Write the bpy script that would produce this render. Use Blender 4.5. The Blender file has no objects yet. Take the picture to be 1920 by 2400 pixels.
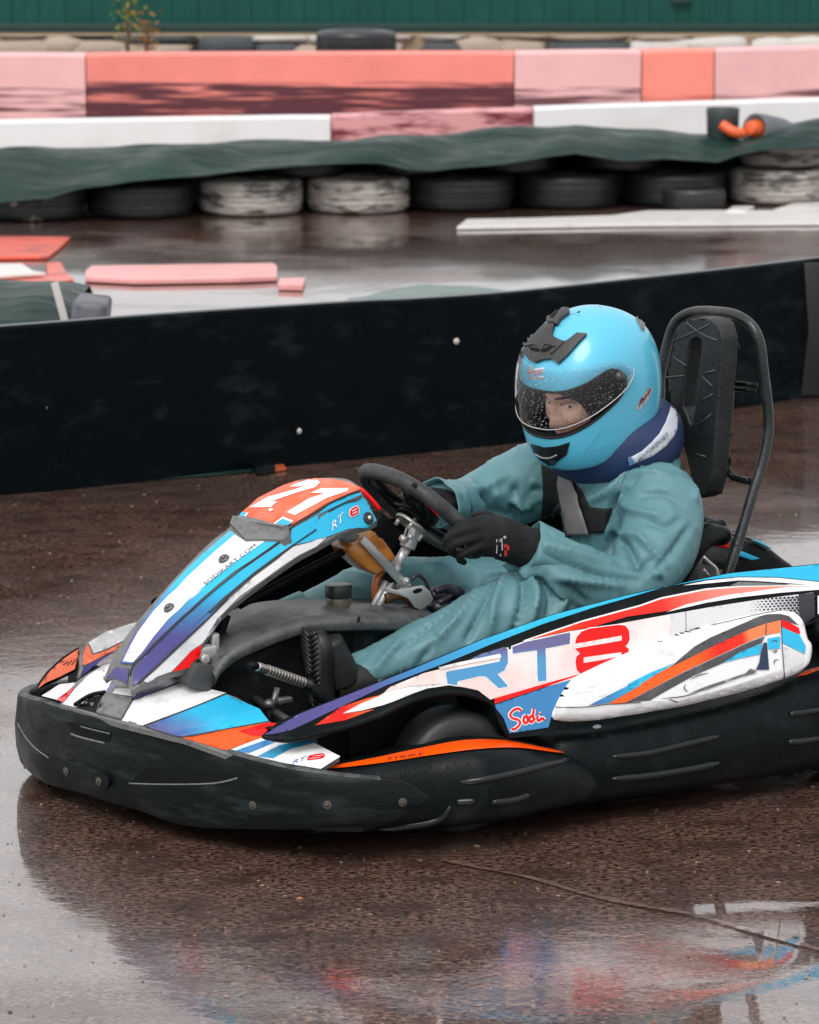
import bpy, bmesh, math, random
import numpy as np
from mathutils import Vector, Matrix, noise
from mathutils.bvhtree import BVHTree
from mathutils.geometry import delaunay_2d_cdt
random.seed(7); R = math.radians
SC = bpy.context.scene; COL = SC.collection
# ------------------------------------------------------------------ camera
CAM_H = 2.09; F_PX = 8500.0; PITCH = math.atan(1544 / F_PX)
cam = bpy.data.cameras.new('camera'); cam_o = bpy.data.objects.new('camera', cam); COL.objects.link(cam_o)
cam_o.location = (0, 0, CAM_H); cam_o.rotation_euler = (math.pi / 2 - PITCH, 0, 0)
cam.sensor_fit = 'VERTICAL'; cam.sensor_height = 36; cam.lens = 36 * F_PX / 2400
cam.clip_start = 0.5; cam.clip_end = 600
cam.dof.use_dof = True; cam.dof.focus_distance = 8.0; cam.dof.aperture_fstop = 9.0
SC.camera = cam_o
# ------------------------------------------------------------------ sky, sun, exposure
SUN_EL, SUN_AZ = R(52), R(200)
w = bpy.data.worlds.new('World'); SC.world = w; w.use_nodes = True
nt = w.node_tree; nt.nodes.clear()
sky = nt.nodes.new('ShaderNodeTexSky'); sky.sky_type = 'NISHITA'; sky.sun_disc = False
sky.sun_elevation = SUN_EL; sky.sun_rotation = SUN_AZ; sky.air_density = 1.0; sky.dust_density = 6.0; sky.ozone_density = 1.0
hs = nt.nodes.new('ShaderNodeHueSaturation'); hs.inputs['Saturation'].default_value = 0.12
bg = nt.nodes.new('ShaderNodeBackground'); bg.inputs['Strength'].default_value = 0.13
wo = nt.nodes.new('ShaderNodeOutputWorld')
ov = nt.nodes.new('ShaderNodeMix'); ov.data_type = 'RGBA'; ov.inputs['Factor'].default_value = 0.72; ov.inputs['B'].default_value = (7.4, 7.35, 7.5, 1)   # closed cloud cover
nt.links.new(sky.outputs[0], hs.inputs['Color']); nt.links.new(hs.outputs[0], ov.inputs['A']); nt.links.new(ov.outputs['Result'], bg.inputs['Color']); nt.links.new(bg.outputs[0], wo.inputs[0])
sl = bpy.data.lights.new('sun', 'SUN'); sl.energy = 1.3; sl.angle = R(30); sl.color = (1, .96, .92)
so = bpy.data.objects.new('sun', sl); COL.objects.link(so)
# light comes from the camera's left-behind, high
sd = Vector((math.sin(SUN_AZ) * math.cos(SUN_EL), math.cos(SUN_AZ) * math.cos(SUN_EL), math.sin(SUN_EL)))
so.rotation_euler = sd.to_track_quat('Z', 'Y').to_euler(); so.location = (0, 0, 20)
SC.view_settings.view_transform = 'Standard'; SC.view_settings.look = 'None'
SC.view_settings.exposure = 0.28; SC.view_settings.gamma = 1
SC.render.engine = 'CYCLES'; SC.cycles.use_denoising = True
SC.cycles.max_bounces = 8; SC.cycles.transparent_max_bounces = 12
# ------------------------------------------------------------------ frames
C0 = Vector((0, 0, CAM_H)); st, ct = math.sin(PITCH), math.cos(PITCH)
def ray(X, Y):
    u = (X - 960) / F_PX; v = -(Y - 1200) / F_PX
    return Vector((u, v * st + ct, v * ct - st))
def G(X, Y, z=0.0):            # photo point on a level plane -> world
    d = ray(X, Y); return C0 + d * ((z - CAM_H) / d.z)
def GY(X, Y, y):               # photo point at a known distance -> world
    d = ray(X, Y); return C0 + d * (y / d.y)
KO = G(200, 1915)
KART = Matrix.Translation(KO) @ Matrix.Rotation(R(31), 4, 'Z')
KI = KART.inverted(); KC = KI @ C0; K3 = KI.to_3x3()
def L(X, Y, x=None, y=None, z=None):   # photo point on a plane of the kart's own frame (x back, y far side, z up)
    d = K3 @ ray(X, Y)
    k, v = (0, x) if x is not None else (1, y) if y is not None else (2, z)
    return KC + d * ((v - KC[k]) / d[k])
def PJ(p):
    q = (KART @ Vector(p)) - C0
    dn = q.y * ct - q.z * st
    return (960 + F_PX * q.x / dn, 1200 - F_PX * (q.y * st + q.z * ct) / dn)
def zm(x0, y0, s): return lambda *a: [(x0 + x * s, y0 + y * s) for x, y in (a[0] if len(a) == 1 and isinstance(a[0][0], (tuple, list)) else a)]
zA = zm(0, 1050, .5565); zB = zm(960, 1050, .5565); zC = zm(960, 600, .5565); zN = zm(250, 1100, .28986); zT = zm(560, 1080, .23188)
zD = zm(1050, 1400, .26087); zE = zm(1470, 1280, .26087); zH = zm(1180, 680, .24348); zR = zm(1500, 680, .33386)
zW = zm(750, 1080, .34783); zP = zm(600, 1550, .46377); zQ = zm(0, 1500, .4058); zG = zm(1000, 1080, .23188); zU = zm(240, 1380, .17391); zV = zm(440, 1200, .17391)
# ------------------------------------------------------------------ objects
ROOT = {}
def thing(name, label, cat, ref, loc, group=None):
    """Empty at the thing's base, given in a frame (KART or None for the world)."""
    o = bpy.data.objects.new(name, None); COL.objects.link(o); o.empty_display_size = .1
    M = (ref if ref is not None else Matrix()) @ Matrix.Translation(loc)
    o.matrix_world = M; ROOT[o.name] = (M, ref if ref is not None else Matrix())
    o['label'] = label; o['category'] = cat
    if group: o['group'] = group
    return o
def tag(o, label=None, cat=None, group=None, kind=None):
    if label: o['label'] = label
    if cat: o['category'] = cat
    if group: o['group'] = group
    if kind: o['kind'] = kind
    return o
def rootof(o):
    while o.parent: o = o.parent
    return o
def mk(name, V, F, mat, parent=None, smooth=True, mi=None):
    me = bpy.data.meshes.new(name)
    if parent is not None:
        M, ref = ROOT[rootof(parent).name]; T = M.inverted() @ ref
        V = [T @ Vector(v) for v in V]
    me.from_pydata([tuple(v) for v in V], [], [tuple(f) for f in F])
    for m in (mat if isinstance(mat, (list, tuple)) else [mat]): me.materials.append(m)
    if mi: me.polygons.foreach_set('material_index', mi)
    me.polygons.foreach_set('use_smooth', [smooth] * len(me.polygons))
    me.update()
    o = bpy.data.objects.new(name, me); COL.objects.link(o)
    if parent is not None: o.parent = parent
    return o
def autosm(o, deg=35):
    bm = bmesh.new(); bm.from_mesh(o.data)
    for e in bm.edges:
        if len(e.link_faces) == 2 and e.calc_face_angle(0) > R(deg): e.smooth = False
    bm.to_mesh(o.data); bm.free(); return o
# ------------------------------------------------------------------ geometry helpers (return V, F)
def join(*parts):
    V, F = [], []
    for v, f in parts:
        n = len(V); V += list(v); F += [tuple(i + n for i in q) for q in f]
    return V, F
def cr(P, n=6, closed=False):
    """Catmull-Rom through points of any dimension."""
    P = [Vector(p) for p in P]; out = []; m = len(P)
    for i in range(m if closed else m - 1):
        if closed: a, b, c, d = P[(i - 1) % m], P[i], P[(i + 1) % m], P[(i + 2) % m]
        else: a, b, c, d = P[max(i - 1, 0)], P[i], P[i + 1], P[min(i + 2, m - 1)]
        for k in range(n):
            t = k / n
            out.append(.5 * ((2 * b) + (c - a) * t + (2 * a - 5 * b + 4 * c - d) * t * t + (3 * b - a - 3 * c + d) * t ** 3))
    if not closed: out.append(P[-1])
    return out
def interp(xs, ys, x): return float(np.interp(x, xs, ys))
def tube(P, r, seg=12, closed=False, caps=True, flat=None, up=None):
    P = [Vector(p) for p in P]; n = len(P)
    rr = r if isinstance(r, (list, tuple)) else [r] * n
    V, F = [], []; nv = None
    for i in range(n):
        t = (P[(i + 1) % n] - P[i - 1]) if closed else (P[min(i + 1, n - 1)] - P[max(i - 1, 0)])
        t.normalize()
        if nv is None:
            a = Vector(up) if up else (Vector((0, 0, 1)) if abs(t.z) < .9 else Vector((1, 0, 0)))
            nv = (a - t * a.dot(t)).normalized()
        else: nv = (nv - t * nv.dot(t)).normalized()
        bv = t.cross(nv)
        for k in range(seg):
            an = 2 * math.pi * k / seg
            V.append(P[i] + nv * (math.cos(an) * rr[i] * (flat or 1)) + bv * (math.sin(an) * rr[i]))
    for i in range(n if closed else n - 1):
        j = (i + 1) % n
        for k in range(seg):
            F.append((i * seg + k, i * seg + (k + 1) % seg, j * seg + (k + 1) % seg, j * seg + k))
    if caps and not closed:
        F.append(tuple(range(seg))[::-1]); F.append(tuple((n - 1) * seg + k for k in range(seg)))
    return V, F
def loft(rings, closed_ring=True, caps=True):
    s = len(rings[0]); V = [Vector(p) for r in rings for p in r]; F = []
    for i in range(len(rings) - 1):
        for k in range(s if closed_ring else s - 1):
            F.append((i * s + k, i * s + (k + 1) % s, (i + 1) * s + (k + 1) % s, (i + 1) * s + k))
    if caps and closed_ring:
        F.append(tuple(range(s))[::-1]); F.append(tuple((len(rings) - 1) * s + k for k in range(s)))
    return V, F
def bmvf(bm):
    bm.verts.index_update(); V = [v.co.copy() for v in bm.verts]; F = [tuple(v.index for v in f.verts) for f in bm.faces]
    bm.free(); return V, F
def box(c, s, rot=None, bev=0.004, seg=2):
    bm = bmesh.new(); bmesh.ops.create_cube(bm, size=1)
    for v in bm.verts: v.co = Vector((v.co.x * s[0], v.co.y * s[1], v.co.z * s[2]))
    if bev: bmesh.ops.bevel(bm, geom=bm.edges[:], offset=bev, segments=seg, profile=.5, affect='EDGES')
    M = Matrix.Translation(c) @ (rot.to_matrix().to_4x4() if rot is not None and not isinstance(rot, Matrix) else (rot or Matrix()))
    for v in bm.verts: v.co = M @ v.co
    return bmvf(bm)
def cyl(a, b, r, seg=20, r2=None, bev=0):
    a, b = Vector(a), Vector(b); r2 = r if r2 is None else r2
    if bev:
        d = (b - a).normalized() * bev
        return tube([a, a + d * .3, a + d, b - d, b - d * .3, b], [r - bev, r - bev * .3, r, r2, r2 - bev * .3, r2 - bev], seg)
    return tube([a, b], [r, r2], seg)
def ball(c, r, seg=16, ring=10, M=None):
    V, F = [], []
    for i in range(ring + 1):
        th = math.pi * i / ring
        for k in range(seg):
            a = 2 * math.pi * k / seg
            p = Vector((math.sin(th) * math.cos(a) * r[0], math.sin(th) * math.sin(a) * r[1], math.cos(th) * r[2]))
            V.append(Vector(c) + ((M @ p) if M else p))
    for i in range(ring):
        for k in range(seg):
            F.append((i * seg + k, (i + 1) * seg + k, (i + 1) * seg + (k + 1) % seg, i * seg + (k + 1) % seg))
    return V, F
def grid(fn, us, vs):
    V = [Vector(fn(u, v)) for u in us for v in vs]; n = len(vs)
    F = [(i * n + j, i * n + j + 1, (i + 1) * n + j + 1, (i + 1) * n + j) for i in range(len(us) - 1) for j in range(n - 1)]
    return V, F
def bvh(VF): return BVHTree.FromPolygons([tuple(v) for v in VF[0]], [tuple(f) for f in VF[1]])
def hit(B, X, Y):
    """Photo point carried onto a real surface of the kart (kart frame): location, normal turned to the viewer's side."""
    d = (K3 @ ray(X, Y)).normalized()
    l, n, i, _ = B.ray_cast(KC, d)
    if l is None: return None, None
    if n.dot(d) > 0: n = -n
    return l, n
def hits(B, pts, off=0, sm=0):
    o = [hit(B, *p) for p in pts]; o = [a + n * off for a, n in o if a is not None]
    for _ in range(sm): o = [o[0]] + [(o[i - 1] + o[i] * 2 + o[i + 1]) / 4 for i in range(1, len(o) - 1)] + [o[-1]] if len(o) > 2 else o
    return o if len(o) > 1 else [Vector((0, 0, -1)), Vector((0, 0, -1.001))]
def cdt(poly, holes=(), step=12.0):
    """Triangulate an outline with inner points."""
    poly = [Vector(p[:2]) for p in poly]
    pts, edges = [], []
    def add(pl):
        s = len(pts); m = []
        for i in range(len(pl)):
            a, b = pl[i], pl[(i + 1) % len(pl)]; k = max(1, int((b - a).length / step))
            for j in range(k): m.append(a + (b - a) * (j / k))
        pts.extend(m); edges.extend([(s + i, s + (i + 1) % len(m)) for i in range(len(m))])
        return list(range(s, s + len(m)))
    add(poly); hl = []
    for h in holes:
        h = [Vector(p[:2]) for p in h]; hl.append(h); add(h)
    def inside(p, pl):
        c = False; j = len(pl) - 1
        for i in range(len(pl)):
            if (pl[i].y > p.y) != (pl[j].y > p.y) and p.x < (pl[j].x - pl[i].x) * (p.y - pl[i].y) / (pl[j].y - pl[i].y) + pl[i].x: c = not c
            j = i
        return c
    x0, x1 = min(p.x for p in poly), max(p.x for p in poly); y0, y1 = min(p.y for p in poly), max(p.y for p in poly)
    nb = len(pts)
    bd = np.array([tuple(p) for p in pts[:nb]])
    y = y0 + step * .5; odd = 0
    while y < y1:
        x = x0 + step * (.5 if odd else .25)
        while x < x1:
            p = Vector((x, y))
            if inside(p, poly) and not any(inside(p, h) for h in hl):
                if np.min((bd[:, 0] - x) ** 2 + (bd[:, 1] - y) ** 2) > (step * .45) ** 2: pts.append(p)
            x += step
        y += step * .87; odd ^= 1
    vo, eo, fo, *_ = delaunay_2d_cdt(pts, edges, [], 0, 1e-6)
    F = []
    for f in fo:
        c = sum((vo[i] for i in f), Vector((0, 0))) / len(f)
        if inside(c, poly) and not any(inside(c, h) for h in hl): F.append(tuple(f))
    return vo, F
def skinned(V2, F, fn):
    V = []; N = []; ok = []
    for p in V2:
        l, n = fn(p.x, p.y); ok.append(l is not None); V.append(l if l is not None else Vector((0, 0, 0))); N.append(n if n is not None else Vector((0, 0, 1)))
    F = [f for f in F if all(ok[i] for i in f)]
    return V, N, F
def decal(poly, B, off=.0012, step=14, smooth=0, th=0, holes=(), keep=None):
    """Sticker or moulded skin laid on a surface; th > 0 gives it thickness."""
    if smooth: poly = [tuple(p) for p in cr(poly, smooth, True)]
    V2, F = cdt(poly, holes, step)
    V, N, F = skinned(V2, F, lambda x, y: hit(B, x, y))
    if keep: F = [f for f in F if all(keep(V[i]) for i in f)]
    if len(F) > 8:      # leave out triangles that jump from one surface to another, and stray islands
        el = [max((V[f[i]] - V[f[i - 1]]).length for i in range(len(f))) for f in F]; md = sorted(el)[len(el) // 2]; F = [f for f, e in zip(F, el) if e < md * 7 + .004]
        pr = list(range(len(V)))
        def fd(i):
            while pr[i] != i: pr[i] = pr[pr[i]]; i = pr[i]
            return i
        for f in F:
            for i in f[1:]: pr[fd(i)] = fd(f[0])
        cn = {}
        for f in F: r_ = fd(f[0]); cn[r_] = cn.get(r_, 0) + 1
        if cn: mxn = max(cn.values()); F = [f for f in F if cn[fd(f[0])] > mxn * .18]
    top = [v + n * off for v, n in zip(V, N)]
    # orient
    FF = []
    for f in F:
        nn = (top[f[1]] - top[f[0]]).cross(top[f[2]] - top[f[0]])
        FF.append(f if nn.dot(N[f[0]]) > 0 else f[::-1])
    if not th: return top, FF
    n = len(top); bot = [v - nn * th for v, nn in zip(top, N)]
    cnt = {}
    for f in FF:
        for i in range(len(f)):
            a, b = f[i], f[(i + 1) % len(f)]; cnt[(a, b)] = 1
    S = [(b, a, a + n, b + n) for (a, b) in cnt if (b, a) not in cnt]
    return top + bot, FF + [tuple(i + n for i in f[::-1]) for f in FF] + S
def stroke(P, wd, n=4, taper=False):
    """Outline polygon of a brush stroke in photo points."""
    Q = cr(P, n) if len(P) > 2 else [Vector(p) for p in P]; Lf, Rt = [], []
    for i, p in enumerate(Q):
        t = (Q[min(i + 1, len(Q) - 1)] - Q[max(i - 1, 0)]).normalized(); nn = Vector((-t.y, t.x))
        ww = wd * .5 * (1 if not taper else max(.15, math.sin(math.pi * (i + .5) / len(Q))))
        Lf.append(p + nn * ww); Rt.append(p - nn * ww)
    return [tuple(p) for p in Lf + Rt[::-1]]
def strokes(B, Ls, wd, off=.0012, taper=False):
    out = []
    for P in Ls:
        Q = cr(P, 4) if len(P) > 2 else [Vector(P[0]), Vector(P[1])]
        V, F = [], []
        for i, p in enumerate(Q):
            t = (Q[min(i + 1, len(Q) - 1)] - Q[max(i - 1, 0)]).normalized(); nn = Vector((-t.y, t.x))
            ww = wd * .5 * (1 if not taper else max(.2, math.sin(math.pi * (i + .5) / len(Q))))
            a, na = hit(B, *(p + nn * ww)); b, nb_ = hit(B, *(p - nn * ww))
            if a is None or b is None: continue
            V += [a + na * off, b + nb_ * off]
        F = [(i, i + 2, i + 3, i + 1) for i in range(0, len(V) - 2, 2)]
        out.append((V, F))
    return join(*out)
def glyphs(txt, O, U, Vv, B, off=.0015, shear=0, size=1.0):
    """Lettering: O lower-left photo point, U photo vector per em across, Vv photo vector per em up."""
    cu = bpy.data.curves.new('t', 'FONT'); cu.body = txt; cu.resolution_u = 3; cu.shear = shear
    o = bpy.data.objects.new('t', cu); COL.objects.link(o)
    bpy.context.view_layer.update()
    me = bpy.data.meshes.new_from_object(o.evaluated_get(bpy.context.evaluated_depsgraph_get()))
    bm = bmesh.new(); bm.from_mesh(me); bmesh.ops.triangulate(bm, faces=bm.faces[:]); V, F = bmvf(bm)
    bpy.data.objects.remove(o); bpy.data.meshes.remove(me)
    out = []; ok = []
    for v in V:
        l, n = hit(B, O[0] + U[0] * v.x * size + Vv[0] * v.y * size, O[1] + U[1] * v.x * size + Vv[1] * v.y * size)
        ok.append(l is not None); out.append(l + n * off if l is not None else Vector((0, 0, 0)))
    return out, [f for f in F if all(ok[i] for i in f)]
def mirror(VF): return [Vector((v[0], -v[1], v[2])) for v in VF[0]], [tuple(f)[::-1] for f in VF[1]]
def rmesh(VFs, voxel, smooth_it=0, fn=None):
    """Fuse several closed shapes into one continuous surface."""
    V, F = join(*VFs)
    me = bpy.data.meshes.new('r'); me.from_pydata([tuple(v) for v in V], [], F)
    bm = bmesh.new(); bm.from_mesh(me); bmesh.ops.recalc_face_normals(bm, faces=bm.faces[:]); bm.to_mesh(me); bm.free()
    o = bpy.data.objects.new('r', me); COL.objects.link(o)
    m = o.modifiers.new('r', 'REMESH'); m.mode = 'VOXEL'; m.voxel_size = voxel
    if smooth_it: s = o.modifiers.new('s', 'SMOOTH'); s.iterations = smooth_it; s.factor = .5
    bpy.context.view_layer.update()
    e = bpy.data.meshes.new_from_object(o.evaluated_get(bpy.context.evaluated_depsgraph_get()))
    V = [v.co.copy() for v in e.vertices]; F = [tuple(p.vertices) for p in e.polygons]; N = [v.normal.copy() for v in e.vertices]
    bpy.data.objects.remove(o); bpy.data.meshes.remove(me); bpy.data.meshes.remove(e)
    return V, F, N
# ------------------------------------------------------------------ materials
def hexl(h):
    c = [int(h[i:i + 2], 16) / 255 for i in (0, 2, 4)]
    return tuple(x / 12.92 if x <= .04045 else ((x + .055) / 1.055) ** 2.4 for x in c)
MATS = {}
def mat(name, col, rough=.5, metal=0, spec=.5, coat=0, bump=(), var=None, grad=None, drops=0, rvar=0, trans=0, sheen=0):
    """col linear; bump [(scale, strength, distance, stretch)]; var (scale, colour2, low, high); grad (axis, [(pos, colour)])."""
    if name in MATS: return MATS[name]
    if 'sticker' in name or 'flash' in name: coat *= .25; spec = .18
    m = bpy.data.materials.new(name); m.use_nodes = True; t = m.node_tree; b = t.nodes['Principled BSDF']; MATS[name] = m
    N = t.nodes.new; K = t.links.new
    b.inputs['Base Color'].default_value = (*col, 1); b.inputs['Roughness'].default_value = rough; b.inputs['Metallic'].default_value = metal
    b.inputs['Specular IOR Level'].default_value = spec; b.inputs['Coat Weight'].default_value = coat; b.inputs['Coat Roughness'].default_value = .08
    if sheen: b.inputs['Sheen Weight'].default_value = sheen
    if trans: b.inputs['Transmission Weight'].default_value = trans
    tc = N('ShaderNodeTexCoord'); src = tc.outputs['Object']; out = None
    if grad:
        ax, stops = grad; sx = N('ShaderNodeSeparateXYZ'); K(src, sx.inputs[0])
        mr = N('ShaderNodeMapRange'); K(sx.outputs[ax], mr.inputs[0]); mr.inputs[1].default_value = stops[0][0]; mr.inputs[2].default_value = stops[-1][0]
        rp = N('ShaderNodeValToRGB'); K(mr.outputs[0], rp.inputs[0]); w_ = stops[-1][0] - stops[0][0]
        while len(rp.color_ramp.elements) < len(stops): rp.color_ramp.elements.new(.5)
        for e, (p, c) in zip(rp.color_ramp.elements, stops): e.position = (p - stops[0][0]) / w_; e.color = (*c, 1)
        K(rp.outputs[0], b.inputs['Base Color']); out = rp.outputs[0]
    if var:
        sc_, c2, lo, hi = var[:4]; stt = var[4] if len(var) > 4 else (1, 1, 1)
        mp = N('ShaderNodeMapping'); K(src, mp.inputs[0]); mp.inputs['Scale'].default_value = stt
        nz = N('ShaderNodeTexNoise'); K(mp.outputs[0], nz.inputs[0]); nz.inputs['Scale'].default_value = sc_; nz.inputs['Detail'].default_value = 6; nz.inputs['Roughness'].default_value = .6
        mr = N('ShaderNodeMapRange'); K(nz.outputs[0], mr.inputs[0]); mr.inputs[1].default_value = lo; mr.inputs[2].default_value = hi
        mx = N('ShaderNodeMix'); mx.data_type = 'RGBA'; K(mr.outputs[0], mx.inputs['Factor'])
        if out: K(out, mx.inputs['A'])
        else: mx.inputs['A'].default_value = (*col, 1)
        mx.inputs['B'].default_value = (*c2, 1); K(mx.outputs['Result'], b.inputs['Base Color'])
    if rvar:
        nz = N('ShaderNodeTexNoise'); K(src, nz.inputs[0]); nz.inputs['Scale'].default_value = 9; nz.inputs['Detail'].default_value = 5
        mr = N('ShaderNodeMapRange'); K(nz.outputs[0], mr.inputs[0]); mr.inputs[1].default_value = .3; mr.inputs[2].default_value = .7
        mr.inputs[3].default_value = max(.02, rough - rvar); mr.inputs[4].default_value = rough + rvar; K(mr.outputs[0], b.inputs['Roughness'])
    last = None
    for bp in bump:
        s_, st_, d_ = bp[:3]; stt = bp[3] if len(bp) > 3 else (1, 1, 1)
        mp = N('ShaderNodeMapping'); K(src, mp.inputs[0]); mp.inputs['Scale'].default_value = stt
        nz = N('ShaderNodeTexNoise'); K(mp.outputs[0], nz.inputs[0]); nz.inputs['Scale'].default_value = s_; nz.inputs['Detail'].default_value = 4
        bu = N('ShaderNodeBump'); bu.inputs['Strength'].default_value = st_; bu.inputs['Distance'].default_value = d_; K(nz.outputs[0], bu.inputs['Height'])
        if last: K(last, bu.inputs['Normal'])
        last = bu.outputs[0]
    if drops:
        vo = N('ShaderNodeTexVoronoi'); K(src, vo.inputs[0]); vo.inputs['Scale'].default_value = 130; vo.inputs['Randomness'].default_value = 1
        mr = N('ShaderNodeMapRange'); K(vo.outputs['Distance'], mr.inputs[0]); mr.inputs[1].default_value = .12; mr.inputs[2].default_value = .34
        mr.inputs[3].default_value = 1; mr.inputs[4].default_value = 0
        sc2 = N('ShaderNodeSeparateColor'); K(vo.outputs['Color'], sc2.inputs[0])
        gt = N('ShaderNodeMath'); gt.operation = 'GREATER_THAN'; K(sc2.outputs[0], gt.inputs[0]); gt.inputs[1].default_value = .55
        mu = N('ShaderNodeMath'); mu.operation = 'MULTIPLY'; K(mr.outputs[0], mu.inputs[0]); K(gt.outputs[0], mu.inputs[1])
        bu = N('ShaderNodeBump'); bu.inputs['Strength'].default_value = drops; bu.inputs['Distance'].default_value = .0012; K(mu.outputs[0], bu.inputs['Height'])
        if last: K(last, bu.inputs['Normal'])
        last = bu.outputs[0]
    if last: K(last, b.inputs['Normal'])
    return m
def emis(m): return m
CY = hexl('2fb4de'); PU = (.085, .075, .24); BL = hexl('3f86bb'); OR = (1.0, .088, .004); RD = (.78, .004, .005); WH = (.80, .80, .81)
M_BLK = mat('black_moulded_plastic', (.0018, .0040, .0048), .36, spec=.15, bump=[(140, .35, .002), (18, .25, .006)], rvar=.16, var=(14, (.012, .016, .018), .52, .8), drops=.5)
M_BLKS = mat('scuffed_black_plastic', (.0030, .0058, .0064), .40, spec=.15, bump=[(160, .4, .002), (12, .5, .006, (1, 1, 3))], rvar=.14, var=(7, (.028, .037, .038), .5, .8, (1, 1, 4)), drops=.6)
M_GRY = mat('weathered_grey_plastic', (.16, .165, .16), .55, bump=[(120, .5, .002)], var=(40, (.085, .087, .085), .5, .72))
M_DRK = mat('dark_interior', (.0022, .0040, .0050), .6, spec=.15)
M_WH = mat('white_sticker', WH, .24, coat=.6, drops=.5, var=(14, (.50, .50, .51), .56, .74, (1, 1, 2.5)))
M_WHD = mat('dirty_white_sticker', (.66, .66, .67), .3, coat=.4, drops=.5, var=(11, (.36, .37, .37), .48, .72, (1, 1, 2)))
M_PK = mat('pinkish_sticker', (.80, .60, .58), .25, coat=.5, drops=.4, var=(9, (.80, .70, .69), .45, .6))
M_CY = mat('cyan_sticker', CY, .2, coat=.6, drops=.5)
M_BL = mat('blue_sticker', hexl('3f7fb5'), .25, coat=.5, drops=.3)
M_PU = mat('purple_sticker', PU, .25, coat=.5, drops=.5)
M_OR = mat('orange_sticker', OR, .22, coat=.5, drops=.4, grad=None)
M_RD = mat('red_sticker', RD, .22, coat=.5, drops=.3)
M_GREYD = mat('charcoal_sticker', (.075, .075, .08), .4, coat=.3, drops=.5, var=(20, (.15, .15, .15), .5, .8))
M_INK = mat('dark_lettering', (.02, .02, .03), .4)
M_MET = mat('zinc_steel', (.55, .55, .53), .34, .6, bump=[(60, .2, .001)], rvar=.1)
M_CHR = mat('polished_steel', (.62, .62, .63), .32, .45)
M_AMB = mat('amber_plastic', (.52, .20, .035), .3, coat=.4, var=(16, (.28, .08, .015), .45, .65))
M_RUB = mat('kart_tyre_rubber', (.02, .021, .022), .5, bump=[(90, .4, .002)])
M_SUIT = mat('wet_teal_rainsuit', (.102, .232, .258), .46, spec=.34, bump=[(11, .4, .010, (1, 1, 1)), (300, .10, .001)], var=(5, (.085, .20, .215), .4, .7), rvar=.12)
M_VEST = mat('black_cloth', (.004, .005, .006), .8, bump=[(200, .4, .002)])
M_GLV = mat('black_glove_knit', (.010, .011, .012), .8, spec=.25, bump=[(320, .6, .002), (30, .4, .004)], var=(8, (.028, .029, .029), .5, .8))
M_BELT = mat('grey_webbing', (.19, .18, .18), .7, bump=[(500, .5, .001)])
M_HELM = mat('sky_blue_helmet_paint', (.10, .50, .70), .30, coat=.35, bump=[(400, .06, .0006)])
M_NAVY = mat('navy_collar', (.012, .03, .10), .6, bump=[(60, .3, .003)])
M_SKIN = mat('skin', (.90, .57, .45), .45, var=(20, (.5, .22, .16), .45, .7)); M_SKIN.node_tree.nodes['Principled BSDF'].inputs['Subsurface Weight'].default_value = .15
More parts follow.
